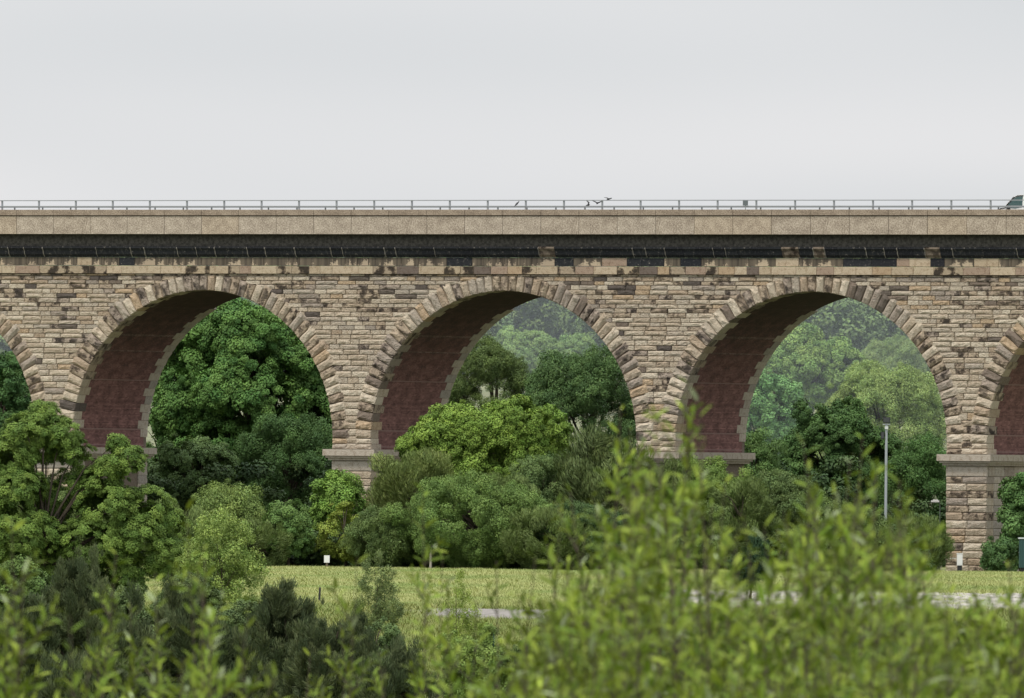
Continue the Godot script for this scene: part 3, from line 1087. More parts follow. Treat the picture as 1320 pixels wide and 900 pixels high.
func build_trees() -> void:
	var G := "trees behind the viaduct"
	# --- beyond the arches
	tree("sycamore_tree", "tall lush dark green tree filling the second arch opening from the picture's left edge", "tree", 325, 366, 290, 935, "broad", g3(0.05, 0.115, 0.03), g3(0.10, 0.18, 0.045), {"rc": 0.55, "lobes": 26, "low": 0.2, "group": G})
	tree("sycamore_tree", "dark tree showing through the arch cut by the picture's left edge", "tree", 0, 430, 150, 930, "broad", g3(0.04, 0.09, 0.03), g3(0.06, 0.115, 0.035), {"lobes": 14, "group": G})
	tree("ash_tree", "dark slim tree close behind the far-left pier's rear stones", "tree", 212, 500, 80, 950, "broad", g3(0.045, 0.095, 0.03), g3(0.08, 0.14, 0.04), {"lobes": 12, "low": 0.0, "group": G})
	tree("hawthorn_tree", "low tree in flat tiers beneath the tall dark tree, beside the left pier foot", "tree", 252, 549, 125, 908, "layer", g3(0.075, 0.125, 0.045), g3(0.10, 0.155, 0.055), {"rc": 0.42, "lobes": 12, "group": G})
	tree("ash_tree", "mid green tree low against the left side of the pier with a bare impost", "tree", 378, 520, 160, 914, "fine", g3(0.05, 0.10, 0.035), g3(0.07, 0.13, 0.04), {"lobes": 14, "group": G})
	tree("oak_tree", "brownish green open tree at left inside the middle arch", "tree", 632, 420, 150, 965, "fine", g3(0.065, 0.10, 0.035), g3(0.105, 0.15, 0.045), {"rc": 0.42, "lobes": 14, "group": G})
	tree("willow_tree", "dark drooping tree at right inside the middle arch", "tree", 752, 424, 190, 930, "fine", g3(0.05, 0.095, 0.035), g3(0.085, 0.145, 0.048), {"rc": 0.55, "lobes": 18, "group": G})
	tree("beech_tree", "dark round tree behind the floodlight mast in the right-hand arch", "tree", 1075, 503, 165, 925, "broad", g3(0.035, 0.075, 0.024), g3(0.065, 0.12, 0.034), {"rc": 0.48, "lobes": 16, "group": G})
	tree("ash_tree", "green tree squeezed against the nearer right pier, right of the mast", "tree", 1180, 556, 105, 912, "fine", g3(0.055, 0.115, 0.035), g3(0.08, 0.15, 0.045), {"lobes": 12, "group": G})
	tree("ash_tree", "small green tree against the rear stones of the right-hand arch's left side", "tree", 975, 535, 80, 918, "fine", g3(0.07, 0.13, 0.04), g3(0.10, 0.165, 0.05), {"lobes": 9, "group": G})
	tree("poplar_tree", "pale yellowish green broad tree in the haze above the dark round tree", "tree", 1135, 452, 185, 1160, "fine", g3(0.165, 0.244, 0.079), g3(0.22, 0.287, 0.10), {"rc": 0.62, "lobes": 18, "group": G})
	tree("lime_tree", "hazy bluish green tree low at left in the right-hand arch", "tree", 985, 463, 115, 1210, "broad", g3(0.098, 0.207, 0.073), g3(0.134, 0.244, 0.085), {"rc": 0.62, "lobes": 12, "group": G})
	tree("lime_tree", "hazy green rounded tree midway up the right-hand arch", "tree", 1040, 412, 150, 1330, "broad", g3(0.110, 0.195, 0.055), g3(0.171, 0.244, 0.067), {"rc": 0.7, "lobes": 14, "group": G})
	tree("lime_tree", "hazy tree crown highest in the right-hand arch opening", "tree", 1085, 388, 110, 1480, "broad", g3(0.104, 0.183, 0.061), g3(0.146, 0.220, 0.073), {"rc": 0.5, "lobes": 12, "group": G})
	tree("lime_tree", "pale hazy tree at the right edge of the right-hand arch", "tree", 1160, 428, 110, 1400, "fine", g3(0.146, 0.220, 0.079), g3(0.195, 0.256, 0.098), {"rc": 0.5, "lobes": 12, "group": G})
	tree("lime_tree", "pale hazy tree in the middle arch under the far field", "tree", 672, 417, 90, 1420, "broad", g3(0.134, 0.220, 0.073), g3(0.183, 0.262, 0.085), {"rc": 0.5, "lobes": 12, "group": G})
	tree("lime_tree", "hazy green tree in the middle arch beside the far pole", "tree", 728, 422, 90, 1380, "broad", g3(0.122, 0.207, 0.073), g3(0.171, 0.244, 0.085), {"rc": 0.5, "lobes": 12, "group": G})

	G = "trees and shrubs in front of the viaduct"
	tree("sycamore_tree", "bright yellow-green domed tree hiding the foot of the middle arch's brick", "tree", 632, 503, 232, 848, "broad", g3(0.09, 0.155, 0.028), g3(0.155, 0.23, 0.042), {"rc": 0.42, "lobes": 26, "low": 0.30, "group": G})
	tree("willow_tree", "soft olive willow covering the bare-impost pier's right foot", "tree", 530, 570, 125, 842, "weep", g3(0.12, 0.165, 0.055), g3(0.17, 0.21, 0.07), {"rc": 0.5, "lobes": 12, "low": 0.05, "group": G})
	tree("large_shrub", "broad rounded mid green shrub at the field edge below the yellow-green dome", "shrub", 612, 606, 215, 832, "fine", g3(0.095, 0.16, 0.045), g3(0.14, 0.21, 0.06), {"rc": 0.4, "lobes": 22, "low": 0.0, "group": G})
	tree("large_shrub", "rounded green shrub just right of the yellow-green dome's base", "shrub", 705, 578, 125, 840, "fine", g3(0.085, 0.14, 0.05), g3(0.12, 0.17, 0.06), {"rc": 0.42, "lobes": 14, "low": 0.0, "group": G})
	tree("willow_tree", "dull olive willow before the third pier from the left", "tree", 785, 545, 150, 838, "weep", g3(0.08, 0.115, 0.045), g3(0.115, 0.15, 0.055), {"rc": 0.7, "lobes": 14, "low": 0.03, "group": G})
	tree("large_shrub", "dark green shrub at the field edge beneath the dull olive willow", "shrub", 752, 640, 140, 830, "fine", g3(0.045, 0.085, 0.033), g3(0.07, 0.115, 0.04), {"rc": 0.4, "lobes": 14, "low": 0.0, "group": G})
	tree("maple_tree", "small fresh green tree touching the bare impost from below", "tree", 440, 593, 88, 846, "layer", g3(0.10, 0.185, 0.035), g3(0.14, 0.225, 0.045), {"rc": 0.5, "lobes": 12, "low": 0.1, "group": G})
	tree("maple_tree", "small golden green tree below the fresh green one, above the white marker", "tree", 447, 640, 75, 836, "layer", g3(0.14, 0.19, 0.035), g3(0.19, 0.235, 0.045), {"rc": 0.42, "lobes": 10, "low": 0.05, "group": G})
	tree("alder_tree", "light green tree standing in front of the tiered low tree", "tree", 303, 612, 110, 838, "fine", g3(0.12, 0.18, 0.055), g3(0.16, 0.215, 0.06), {"rc": 0.55, "lobes": 13, "low": 0.04, "group": G})
	tree("alder_tree", "narrow bluish green tree between the light green tree and the white marker", "tree", 372, 634, 66, 834, "broad", g3(0.075, 0.14, 0.04), g3(0.11, 0.175, 0.05), {"rc": 0.38, "lobes": 11, "low": 0.03, "group": G})
	tree("alder_tree", "green tree over the lower brick of the right-hand arch", "tree", 918, 572, 115, 845, "fine", g3(0.10, 0.165, 0.042), g3(0.14, 0.20, 0.05), {"rc": 0.5, "lobes": 12, "low": 0.04, "group": G})
	tree("large_shrub", "grey-green shrub between the right-hand arch brick and the mast", "shrub", 1020, 600, 110, 842, "fine", g3(0.08, 0.125, 0.045), g3(0.11, 0.155, 0.055), {"rc": 0.5, "lobes": 11, "low": 0.02, "group": G})
	tree("elder_shrub", "leafy shrub at the picture's right edge against the pier side", "shrub", 1318, 596, 62, 858, "broad", g3(0.06, 0.125, 0.04), g3(0.09, 0.16, 0.05), {"rc": 0.5, "lobes": 10, "low": 0.0, "group": G})
	tree("elder_shrub", "small dark shrub at the right foot of the nearer right pier", "shrub", 1290, 690, 50, 852, "broad", g3(0.05, 0.10, 0.035), g3(0.07, 0.13, 0.04), {"rc": 0.4, "lobes": 7, "low": 0.0, "group": G})
	tree("conifer_tree", "small dark drooping conifer behind the blurred willow shoots", "tree", 968, 690, 40, 600, "weep", g3(0.02, 0.045, 0.022), g3(0.03, 0.06, 0.028), {"rc": 0.4, "lobes": 8, "low": 0.1, "group": G})
	var fill_in := [
		[560, 640, 120, 836, "olive shrub between the soft willow and the broad mid green shrub"], [655, 600, 110, 836, "light green shrub under the middle of the yellow-green dome"],
		[715, 650, 130, 828, "green shrub where the field edge meets the dark shrub"], [845, 590, 120, 843, "olive green shrub hiding the third pier's impost"],
		[880, 640, 130, 833, "dull green shrub below the third pier, behind blurred shoots"], [955, 610, 90, 838, "yellowish green shrub left of the grey-green one"],
		[1090, 640, 120, 836, "green shrub at the mast's left foot"], [1180, 660, 90, 842, "green shrub between mast and small street lamp"],
		[225, 640, 110, 700, "soft green bush right of the open hawthorn"], [120, 640, 130, 720, "dark green bush behind the open hawthorn's lower right pads"], [40, 600, 130, 840, "dark shrub behind the open hawthorn against the leftmost pier"], [265, 690, 120, 640, "sunlit pale bush at the near left corner of the field"], [335, 665, 90, 833, "pale green bush at the field's far left corner"], [490, 650, 90, 833, "olive bush behind the slim leafy sapling's top"]]
	for q in fill_in:
		var k := fposmod(q[0] * 0.137, 1.0)
		tree("thicket_shrub", q[4], "shrub", q[0], q[1], q[2], q[3], "fine" if k < 0.6 else "weep", g3(0.07, 0.115, 0.04).lerp(g3(0.11, 0.15, 0.05), k), g3(0.12, 0.17, 0.055), {"rc": 0.42, "lobes": 14, "low": 0.0, "rag": 2.0, "group": G})
	# --- nearer, on this side of the field
	G = "trees and bushes this side of the field"
	tree("hawthorn_tree", "open dark-trunked hawthorn with leafy pads at the picture's left edge", "tree", 66, 514, 205, 455, "layer", g3(0.07, 0.125, 0.028), g3(0.135, 0.20, 0.042), {"rc": 0.2, "low": 0.2, "trunk": 0.13, "rag": 2.2, "fill": 1.7, "group": G,
		"pads": [[55, 531, 17, 0.0], [34, 556, 26, 0.2], [80, 558, 23, 0.0], [12, 588, 30, 0.1], [98, 584, 21, -0.4], [58, 572, 26, -0.9], [24, 628, 30, 0.3], [98, 630, 30, -0.6], [0, 640, 32, 0.1], [130, 622, 25, 0.0], [151, 571, 12, 0.2], [164, 592, 19, 0.2], [141, 604, 17, 0.0],
			[138, 652, 33, 0.2], [190, 652, 29, 0.2], [176, 690, 36, 0.3], [118, 698, 38, 0.3], [26, 690, 42, 0.4], [72, 740, 46, -0.6], [216, 672, 22, 0.0], [-14, 690, 36, 0.2], [60, 645, 28, -1.2], [62, 690, 30, -1.0], [205, 712, 30, 0.0], [150, 735, 40, 0.0]]})
	tree("hawthorn_tree", "dark lower thicket under the open hawthorn at the left edge", "tree", 10, 712, 130, 440, "broad", g3(0.06, 0.105, 0.03), g3(0.09, 0.14, 0.035), {"rc": 0.3, "lobes": 14, "low": 0.0, "group": G})
	tree("birch_sapling", "loose pale green sapling with yellow tips left of the open field", "tree", 285, 655, 120, 420, "sparse", g3(0.13, 0.20, 0.05), g3(0.20, 0.26, 0.07), {"rc": 0.2, "lobes": 11, "low": 0.0, "trunk": 0.04, "rag": 3.0, "group": G})
	tree("birch_sapling", "slim leafy sapling standing alone before the field", "tree", 487, 708, 66, 365, "sparse", g3(0.08, 0.115, 0.045), g3(0.13, 0.17, 0.06), {"rc": 0.12, "trunk": 0.025, "rag": 2.5, "group": G, "pads": [[487, 716, 6, 0], [482, 730, 11, 0], [495, 742, 12, 0], [480, 755, 15, 0], [499, 765, 13, 0], [474, 780, 15, 0], [506, 785, 13, 0], [468, 802, 17, 0], [492, 804, 16, 0]]})
	tree("birch_sapling", "slim yellow-green sapling by the end of the gravel track", "tree", 590, 734, 62, 345, "sparse", g3(0.15, 0.21, 0.045), g3(0.21, 0.27, 0.06), {"rc": 0.11, "trunk": 0.02, "rag": 2.5, "group": G, "pads": [[592, 741, 5, 0], [588, 755, 8, 0], [598, 766, 9, 0], [582, 780, 11, 0], [606, 790, 10, 0], [588, 803, 14, 0], [616, 816, 14, 0], [586, 830, 18, 0], [630, 832, 14, 0]]})
	tree("bramble_bush", "mixed green bush below the slim leafy sapling", "bush", 480, 790, 120, 335, "broad", g3(0.06, 0.10, 0.038), g3(0.10, 0.15, 0.05), {"rc": 0.17, "lobes": 12, "low": 0.0, "group": G})
	tree("bramble_bush", "bright green bush at the bottom edge under the yellow-green sapling", "bush", 610, 800, 100, 330, "broad", g3(0.11, 0.175, 0.045), g3(0.16, 0.22, 0.055), {"rc": 0.17, "lobes": 11, "low": 0.0, "group": G})
	tree("bramble_bush", "green bush by the teal post at the bottom edge", "bush", 675, 830, 90, 320, "broad", g3(0.09, 0.155, 0.04), g3(0.13, 0.19, 0.05), {"rc": 0.17, "lobes": 10, "low": 0.0, "group": G})
	tree("dock_bush", "reddish-tipped dark bush right of the gravel track", "bush", 790, 762, 90, 340, "spike", g3(0.08, 0.085, 0.04), g3(0.14, 0.12, 0.05), {"rc": 0.2, "lobes": 11, "low": 0.0, "mat": mat.needle, "group": G})
	tree("bramble_bush", "olive bush beside the reddish-tipped one", "bush", 730, 772, 90, 350, "fine", g3(0.10, 0.14, 0.045), g3(0.15, 0.18, 0.06), {"rc": 0.18, "lobes": 10, "low": 0.0, "group": G})
	var low_bushes := [[700, 812, 110, 300], [770, 800, 120, 290], [850, 806, 130, 300], [930, 790, 120, 310], [1010, 800, 130, 300], [1090, 790, 120, 290], [1170, 806, 130, 300], [1250, 795, 130, 305], [1325, 800, 110, 300]]
	for q in low_bushes:
		tree("bramble_bush", "dark bush low behind the dense blurred willows, %s from the gravel track" % ["first", "second", "third", "fourth", "fifth", "sixth", "seventh", "eighth", "ninth"][low_bushes.find(q)], "bush", q[0], q[1], q[2], q[3], "broad", g3(0.035, 0.06, 0.022), g3(0.075, 0.115, 0.035), {"rc": 0.16, "lobes": 13, "low": 0.0, "rag": 2.0, "group": "dark bushes behind the blurred willows"})
	G = "dark gorse bushes along the bottom"
	var gorse := [
		[105, 718, 125, 305, "tall gorse with straw-coloured tips under the open hawthorn"],
		[35, 775, 120, 290, "gorse bush in the bottom left corner region, half hidden by blurred shoots"],
		[170, 775, 90, 300, "gorse between the straw-tipped one and the pale sapling"],
		[238, 752, 100, 310, "gorse with grey twigs in front of the pale green sapling"],
		[365, 742, 105, 315, "pointed dark gorse left of the thin black post"],
		[430, 782, 130, 305, "broad dark gorse below the thin black post"],
		[300, 812, 120, 290, "low gorse between the two pointed gorse bushes at the bottom edge"],
		[120, 830, 150, 280, "low gorse at the bottom edge under the straw-tipped gorse"],
		[510, 825, 120, 285, "low gorse at the bottom edge right of the broad dark one"]]
	var between := [[70, 800, 110, 330, "dark green bramble behind the bottom left gorse"], [200, 770, 110, 335, "dark green bramble between the gorse and the pale sapling"], [300, 770, 110, 338, "dark green bramble left of the pointed dark gorse"], [150, 745, 110, 360, "olive bramble under the hawthorn's right pads"], [250, 735, 110, 370, "light olive bramble at the field's near left corner"]]
	for q in between:
		tree("bramble_bush", q[4], "bush", q[0], q[1], q[2], q[3], "broad", g3(0.05, 0.08, 0.03), g3(0.10, 0.14, 0.05), {"rc": 0.17, "lobes": 13, "low": 0.0, "rag": 2.0, "group": "trees and bushes this side of the field"})
	for q in gorse:
		tree("gorse_bush", q[4], "gorse", q[0], q[1], q[2], q[3], "spike", g3(0.045, 0.066, 0.032), g3(0.11, 0.135, 0.062), {"rc": 0.15, "spires": true, "lobes": 16, "low": 0.0, "mat": mat.needle, "rag": 2.5, "group": G})
	undergrowth()
	far_woodland()
	willows()

func undergrowth() -> void:
	var r := RandomNumberGenerator.new()
	r.seed = 515
	var xf := []
	var tint := []
	for k in 4600:
		var px := r.randf_range(-20, 1330)
		var behind := r.randf() < 0.45
		var d := r.randf_range(900, 960) if behind else r.randf_range(836, 872)
		if not behind and px > 1192: continue
		var hmax := 6.5 if behind else 2.6
		var p := ground_at(px, d)
		p.y += pow(r.randf(), 0.8) * hmax * (0.6 + 0.4 * sin(px * 0.05 + d))
		xf.append(Transform3D(Basis(Vector3.UP, r.randf() * TAU).scaled(Vector3.ONE * r.randf_range(0.5, 1.0)), p))
		tint.append(Color(0.035, 0.07, 0.026).lerp(Color(0.07, 0.115, 0.04), r.randf()))
	var o := multi(clump.broad, xf, tint, mat.leaf)
	o.name = "undergrowth"
	tag(o, "dark tangled undergrowth beneath the trees along the viaduct foot", "undergrowth", "", "stuff")
	add_child(o)

func far_woodland() -> void:
	var r := RandomNumberGenerator.new()
	r.seed = 616
	var xf := []
	var tint := []
	for k in 900:
		var d := r.randf_range(1450, 1690) if r.randf() < 0.3 else r.randf_range(2080, 2950)
		var u := r.randf_range(-0.042, 0.042) * d
		var seen_at := 660.0 + u / d * FOCAL
		if d < 1800.0 and seen_at > 690.0 and seen_at < 765.0 and r.randf() < 0.75: continue
		var c := from_du(d, u)
		var w := r.randf_range(6.0, 10.0)
		var h := r.randf_range(6.0, 10.0)
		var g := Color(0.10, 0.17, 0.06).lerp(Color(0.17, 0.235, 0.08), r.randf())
		for q in 34:
			var yy := 1.0 - 1.5 * (q + 0.5) / 34
			var ang := q * 2.4
			var s := sqrt(maxf(0.0, 1.0 - yy * yy))
			xf.append(Transform3D(Basis(Vector3.UP, r.randf() * TAU).scaled(Vector3.ONE * r.randf_range(1.1, 1.9)), c + Vector3(cos(ang) * s * w * 0.5, h * 0.5 + yy * h * 0.5, sin(ang) * s * w * 0.5)))
			tint.append(g * r.randf_range(0.85, 1.15))
	var o := multi(clump.broad, xf, tint, mat.leaf)
	o.name = "distant_woodland"
	tag(o, "hazy far-off woods on the hillside seen through the arches", "woodland", "", "stuff")
	add_child(o)
	var f := FogVolume.new()
	f.name = "haze"
	f.shape = RenderingServer.FOG_VOLUME_SHAPE_BOX
	f.size = Vector3(1600, 60, 1900)
	f.position = CAM + flat_fw() * 2000.0
	f.position.y = -4.0
	f.rotation.y = PAN
	var fm := FogMaterial.new()
	fm.density = 0.00034
	fm.albedo = Color(0.93, 0.97, 1.0)
	f.material = fm
	tag(f, "pale damp haze over the hillside beyond the viaduct", "haze", "", "stuff")
	add_child(f)

# one upright willow shoot: a bending stem with leafy side twigs, narrow leaves set round both
func shoot(r: RandomNumberGenerator, stem: SurfaceTool, v: PackedVector3Array, nn: PackedVector3Array, cc: PackedColorArray, foot: Vector3, tip: Vector3, leafy: float) -> void:
	var bend := Vector3(r.randf_range(-0.10, 0.10), 0, r.randf_range(-0.10, 0.10))
	var len := foot.distance_to(tip)
	var thick := r.randf_range(0.7, 1.5)
	var tone := r.randf_range(0.62, 1.2)
	var pts := []
	var rad := []
	for k in 7:
		var t := k / 6.0
		pts.append(foot.lerp(tip, t) + bend * sin(t * PI))
		rad.append(lerpf(0.007, 0.001, t) * thick)
	tube(stem, pts, rad, 5)
	leaves_on(r, v, nn, cc, pts[5], pts[6], int(14 * leafy) + 4, tone)
	leaves_on(r, v, nn, cc, pts[4], pts[5], int(12 * leafy), tone)
	leaves_on(r, v, nn, cc, pts[2], pts[4], int(12 * leafy), tone)
	var twigs := int(r.randf_range(7, 15) * leafy)
	for k in twigs:
		var t := lerpf(0.45, 0.95, (k + r.randf()) / twigs)
		var p: Vector3 = foot.lerp(tip, t) + bend * sin(t * PI)
		var ang := k * 2.39996 + r.randf()
		var l := r.randf_range(0.12, 0.34) * lerpf(1.15, 0.45, (t - 0.45) / 0.5)
		var dir := Vector3(cos(ang) * r.randf_range(0.35, 0.9), 1.0, sin(ang) * r.randf_range(0.35, 0.9)).normalized()
		var q := p + dir * l
		tube(stem, [p, p.lerp(q, 0.5) + Vector3.DOWN * 0.01, q], [0.0024, 0.0017, 0.0007], 4)
		leaves_on(r, v, nn, cc, p.lerp(q, 0.15), q, int(l * 78.0) + 4, tone * r.randf_range(0.85, 1.15))

func leaves_on(r: RandomNumberGenerator, v: PackedVector3Array, nn: PackedVector3Array, cc: PackedColorArray, from: Vector3, to: Vector3, n: int, tone: float) -> void:
	var axis := (to - from).normalized()
	var ref := axis.cross(Vector3(0.3, 0.1, 1)).normalized()
	for k in n:
		var t := (k + r.randf()) / n
		var p := from.lerp(to, t)
		var out := ref.rotated(axis, k * 2.39996 + r.randf())
		var along := (out * r.randf_range(0.45, 1.0) + axis * r.randf_range(0.5, 1.3) + Vector3.DOWN * r.randf_range(0.0, 0.35)).normalized()
		var l := r.randf_range(0.032, 0.068) * (1.0 - 0.3 * t)
		var w := l * r.randf_range(0.17, 0.25) * 0.5
		var side := along.cross(Vector3(r.randfn() * 0.5, 1, r.randfn() * 0.5)).normalized()
		var nrm := side.cross(along).normalized()
		if nrm.y < 0: nrm = -nrm
		var m1 := p + along * l * 0.35
		var m2 := p + along * l * 0.7 - nrm * l * 0.05
		var b := p + along * l - nrm * l * 0.16
		tri(v, p, m1 + side * w, m1 - side * w, nrm)
		tri(v, m1 - side * w, m1 + side * w, m2 + side * w * 0.8, nrm)
		tri(v, m1 - side * w, m2 + side * w * 0.8, m2 - side * w * 0.8, nrm)
		tri(v, m2 - side * w * 0.8, m2 + side * w * 0.8, b, nrm)
		var s := r.randf_range(0.65, 1.25) * tone
		var c := Color(0.12, 0.20, 0.026).lerp(Color(0.27, 0.34, 0.05), r.randf())
		if r.randf() < 0.05: c = Color(0.30, 0.36, 0.20)
		for q in 12:
			nn.append(nrm)
			cc.append(Color(c.r * s, c.g * s, c.b * s))

func willows() -> void:
	var r := RandomNumberGenerator.new()
	r.seed = 4242
	# shoots by the tip's place in the picture and their distance; a bush gathers neighbours
	var tips := []
	for q in [[888, 492, 34], [842, 555, 33], [800, 545, 36], [828, 590, 33], [935, 640, 33], [1035, 590, 34], [1112, 585, 34], [1160, 640, 31],
		[735, 655, 35], [690, 740, 34], [545, 650, 40], [240, 680, 35], [15, 690, 35], [150, 735, 36], [320, 790, 33], [1075, 660, 32], [985, 700, 34], [1300, 745, 33], [1225, 770, 35], [575, 765, 36], [460, 740, 38], [640, 745, 40], [30, 760, 30], [200, 760, 34], [265, 740, 34]]:
		tips.append([q[0], q[1] - 22.0, q[2]])
		for k in (4 if q[0] > 640 else 1): tips.append([q[0] + r.randf_range(-26, 26), q[1] + r.randf_range(5, 75), q[2] + r.randf_range(-4, 5)])
	var env_x := [650, 700, 740, 790, 842, 885, 930, 985, 1040, 1075, 1110, 1160, 1200, 1240, 1285, 1340]
	var env_y := [815, 770, 700, 640, 580, 620, 650, 700, 610, 665, 600, 625, 700, 745, 745, 720]
	for k in 175:
		var px := r.randf_range(655, 1335)
		var e := 0
		while e < env_x.size() - 2 and px > env_x[e + 1]: e += 1
		var floor_y := lerpf(env_y[e], env_y[e + 1], (px - env_x[e]) / (env_x[e + 1] - env_x[e]))
		tips.append([px, lerpf(floor_y, 890.0, pow(r.randf(), 1.25)), r.randf_range(26, 44)])
	for k in 55:
		tips.append([r.randf_range(1130, 1340), r.randf_range(752, 885), r.randf_range(26, 40)])
	for k in 7:
		tips.append([r.randf_range(-10, 330), r.randf_range(770, 895), r.randf_range(27, 46)])
	for k in 12:
		tips.append([r.randf_range(330, 670), r.randf_range(830, 898), r.randf_range(28, 46)])
	tips.sort_custom(func(a, b): return a[0] < b[0])
	var said := [
		"blurred willow shoots rising in the bottom left corner", "blurred willow shoots before the straw-tipped gorse", "blurred willow shoots just right of the straw-tipped gorse",
		"blurred pale willow shoots under the far-left arch's right side", "thin blurred willow shoots before the pointed dark gorse", "few blurred willow shoots before the slim leafy sapling",
		"blurred willow shoots beside the yellow-green sapling", "blurred willow shoots at the near end of the gravel track", "blurred willow shoots just left of the tallest dark stem",
		"tallest blurred willow shoots, with one dark stem, before the third pier", "blurred bright willow shoots right of the tallest dark stem", "blurred willow mass below the small dark conifer",
		"blurred willow shoots left of the floodlight mast", "blurred bright willow shoots reaching up beside the floodlight mast", "blurred willow shoots hiding the floodlight mast's foot",
		"blurred willow shoots left of the nearer right pier's foot", "blurred willow shoots before the nearer right pier's foot", "blurred willow shoots in the bottom right corner"]
	var per := int(ceil(tips.size() / float(said.size())))
	for b in said.size():
		var mine := tips.slice(b * per, mini((b + 1) * per, tips.size()))
		if mine.is_empty(): continue
		var cpx := 0.0
		for q in mine: cpx += q[0] / mine.size()
		var foot := ground_at(cpx, 36.0)
		var n := base("willow_bush", foot, said[b], "willow", "blurred willow shoots close to the camera")
		for q in mine:
			var stem := st_new()
			var v := PackedVector3Array()
			var nn := PackedVector3Array()
			var cc := PackedColorArray()
			var tip := at(q[0], q[1], q[2])
			var g := ground_at(q[0] + r.randf_range(-25, 25), q[2])
			shoot(r, stem, v, nn, cc, g - foot, tip - foot, r.randf_range(0.7, 1.2))
			var sh := part("shoot", st_end(stem), mat.bark, n)
			part("leaves", array_mesh(v, nn, cc), mat.blade, sh).set_meta("kind", "stuff")
# ------------------------------------------------------------------ smaller things
func build_things() -> void:
	floodlight_mast()
	street_lamp()
	var m := base("marker_post", ground_at(422, 826), "small white square marker at the far edge of the field", "marker")
	m.rotation.y = PAN
	var st := st_new()
	bx(st, Vector3(0, 0.62, 0), Vector3(0.32, 0.42, 0.10))
	part("plate", st_end(st), mat.white, m)
	st = st_new()
	bx(st, Vector3(0, 0.2, -0.02), Vector3(0.12, 0.42, 0.05))
	part("post", st_end(st), mat.timber, m)

	var c := base("meter_cabinet", ground_at(1238, 852), "white upright box on a dark foot before the pier", "cabinet")
	c.rotation.y = PAN
	st = st_new()
	bx(st, Vector3(0, 0.78, 0), Vector3(0.34, 0.70, 0.26))
	bx(st, Vector3(0, 1.15, 0), Vector3(0.38, 0.04, 0.30))
	var body := part("body", st_end(st), mat.white, c)
	st = st_new()
	bx(st, Vector3(0, 0.76, 0.136), Vector3(0.27, 0.58, 0.012))
	part("door", st_end(st), mat.white, body)
	st = st_new()
	bx(st, Vector3(0, 0.2, 0), Vector3(0.28, 0.46, 0.2))
	part("foot", st_end(st), mat.black, c)

	fence_post(413, 757, 560, 0.09, mat.black, "thin black post standing in the field's near left")
	fence_post(556, 702, 829, 0.16, plain(lin(0.36, 0.33, 0.28), 0.95), "pale upright post against the dark shrubs at the field edge")
	fence_post(637, 816, 330, 0.045, plain(lin(0.02, 0.10, 0.09), 0.5), "thin teal post by the green bush at the bottom edge")
	rail_fence()
	container()
	far_pole()
	shingle()
	birds()
	van()
	# small plate fixed on the railing
	var pl := base("sign_plate", Vector3(at(1027, 262, 875).x, DECK_TOP + 0.30, 0.78), "little grey sign plate fixed to the railing left of the van", "sign")
	st = st_new()
	bx(st, Vector3(0, 0.1, 0), Vector3(0.34, 0.30, 0.03))
	part("plate", st_end(st), plain(lin(0.12, 0.14, 0.15), 0.7), pl)
	st = st_new()
	bx(st, Vector3(0, -0.1, -0.02), Vector3(0.05, 0.45, 0.03))
	part("bracket", st_end(st), mat.steel, pl)

func fence_post(px: float, top: float, d: float, wide: float, m: Material, label: String) -> void:
	var g := ground_at(px, d)
	var h := at(px, top, d).y - g.y
	var st := st_new()
	var w := wide * 0.5
	tube(st, [Vector3(0, -0.2, 0), Vector3(0, h * 0.5, 0), Vector3(0.02, h - w * 0.6, 0), Vector3(0.02, h, 0)], [w, w * 0.97, w * 0.93, w * 0.4], 8)
	var o := part("fence_post", st_end(st), m, self, Transform3D(Basis.IDENTITY, g))
	tag(o, label, "post")

func rail_fence() -> void:
	var a := ground_at(1192, 850)
	var b := ground_at(1214, 852)
	var n := base("rail_fence", a, "low pale handrail sloping up to the pier's left foot", "fence")
	var e := b - a
	var st := st_new()
	tube(st, [Vector3(0, 0.45, 0), e + Vector3(0, 0.85, 0), e + Vector3(0.9, 0.86, -0.4)], [0.035, 0.035, 0.035], 6)
	part("rail", st_end(st), plain(lin(0.42, 0.40, 0.34), 0.8), n)
	for k in 2:
		st = st_new()
		tube(st, [e * (0.15 + 0.85 * k) + Vector3(0, -0.2, 0), e * (0.15 + 0.85 * k) + Vector3(0, 0.5 + 0.36 * k, 0)], [0.05, 0.05], 6)
		part("post", st_end(st), plain(lin(0.30, 0.27, 0.22), 0.9), n)

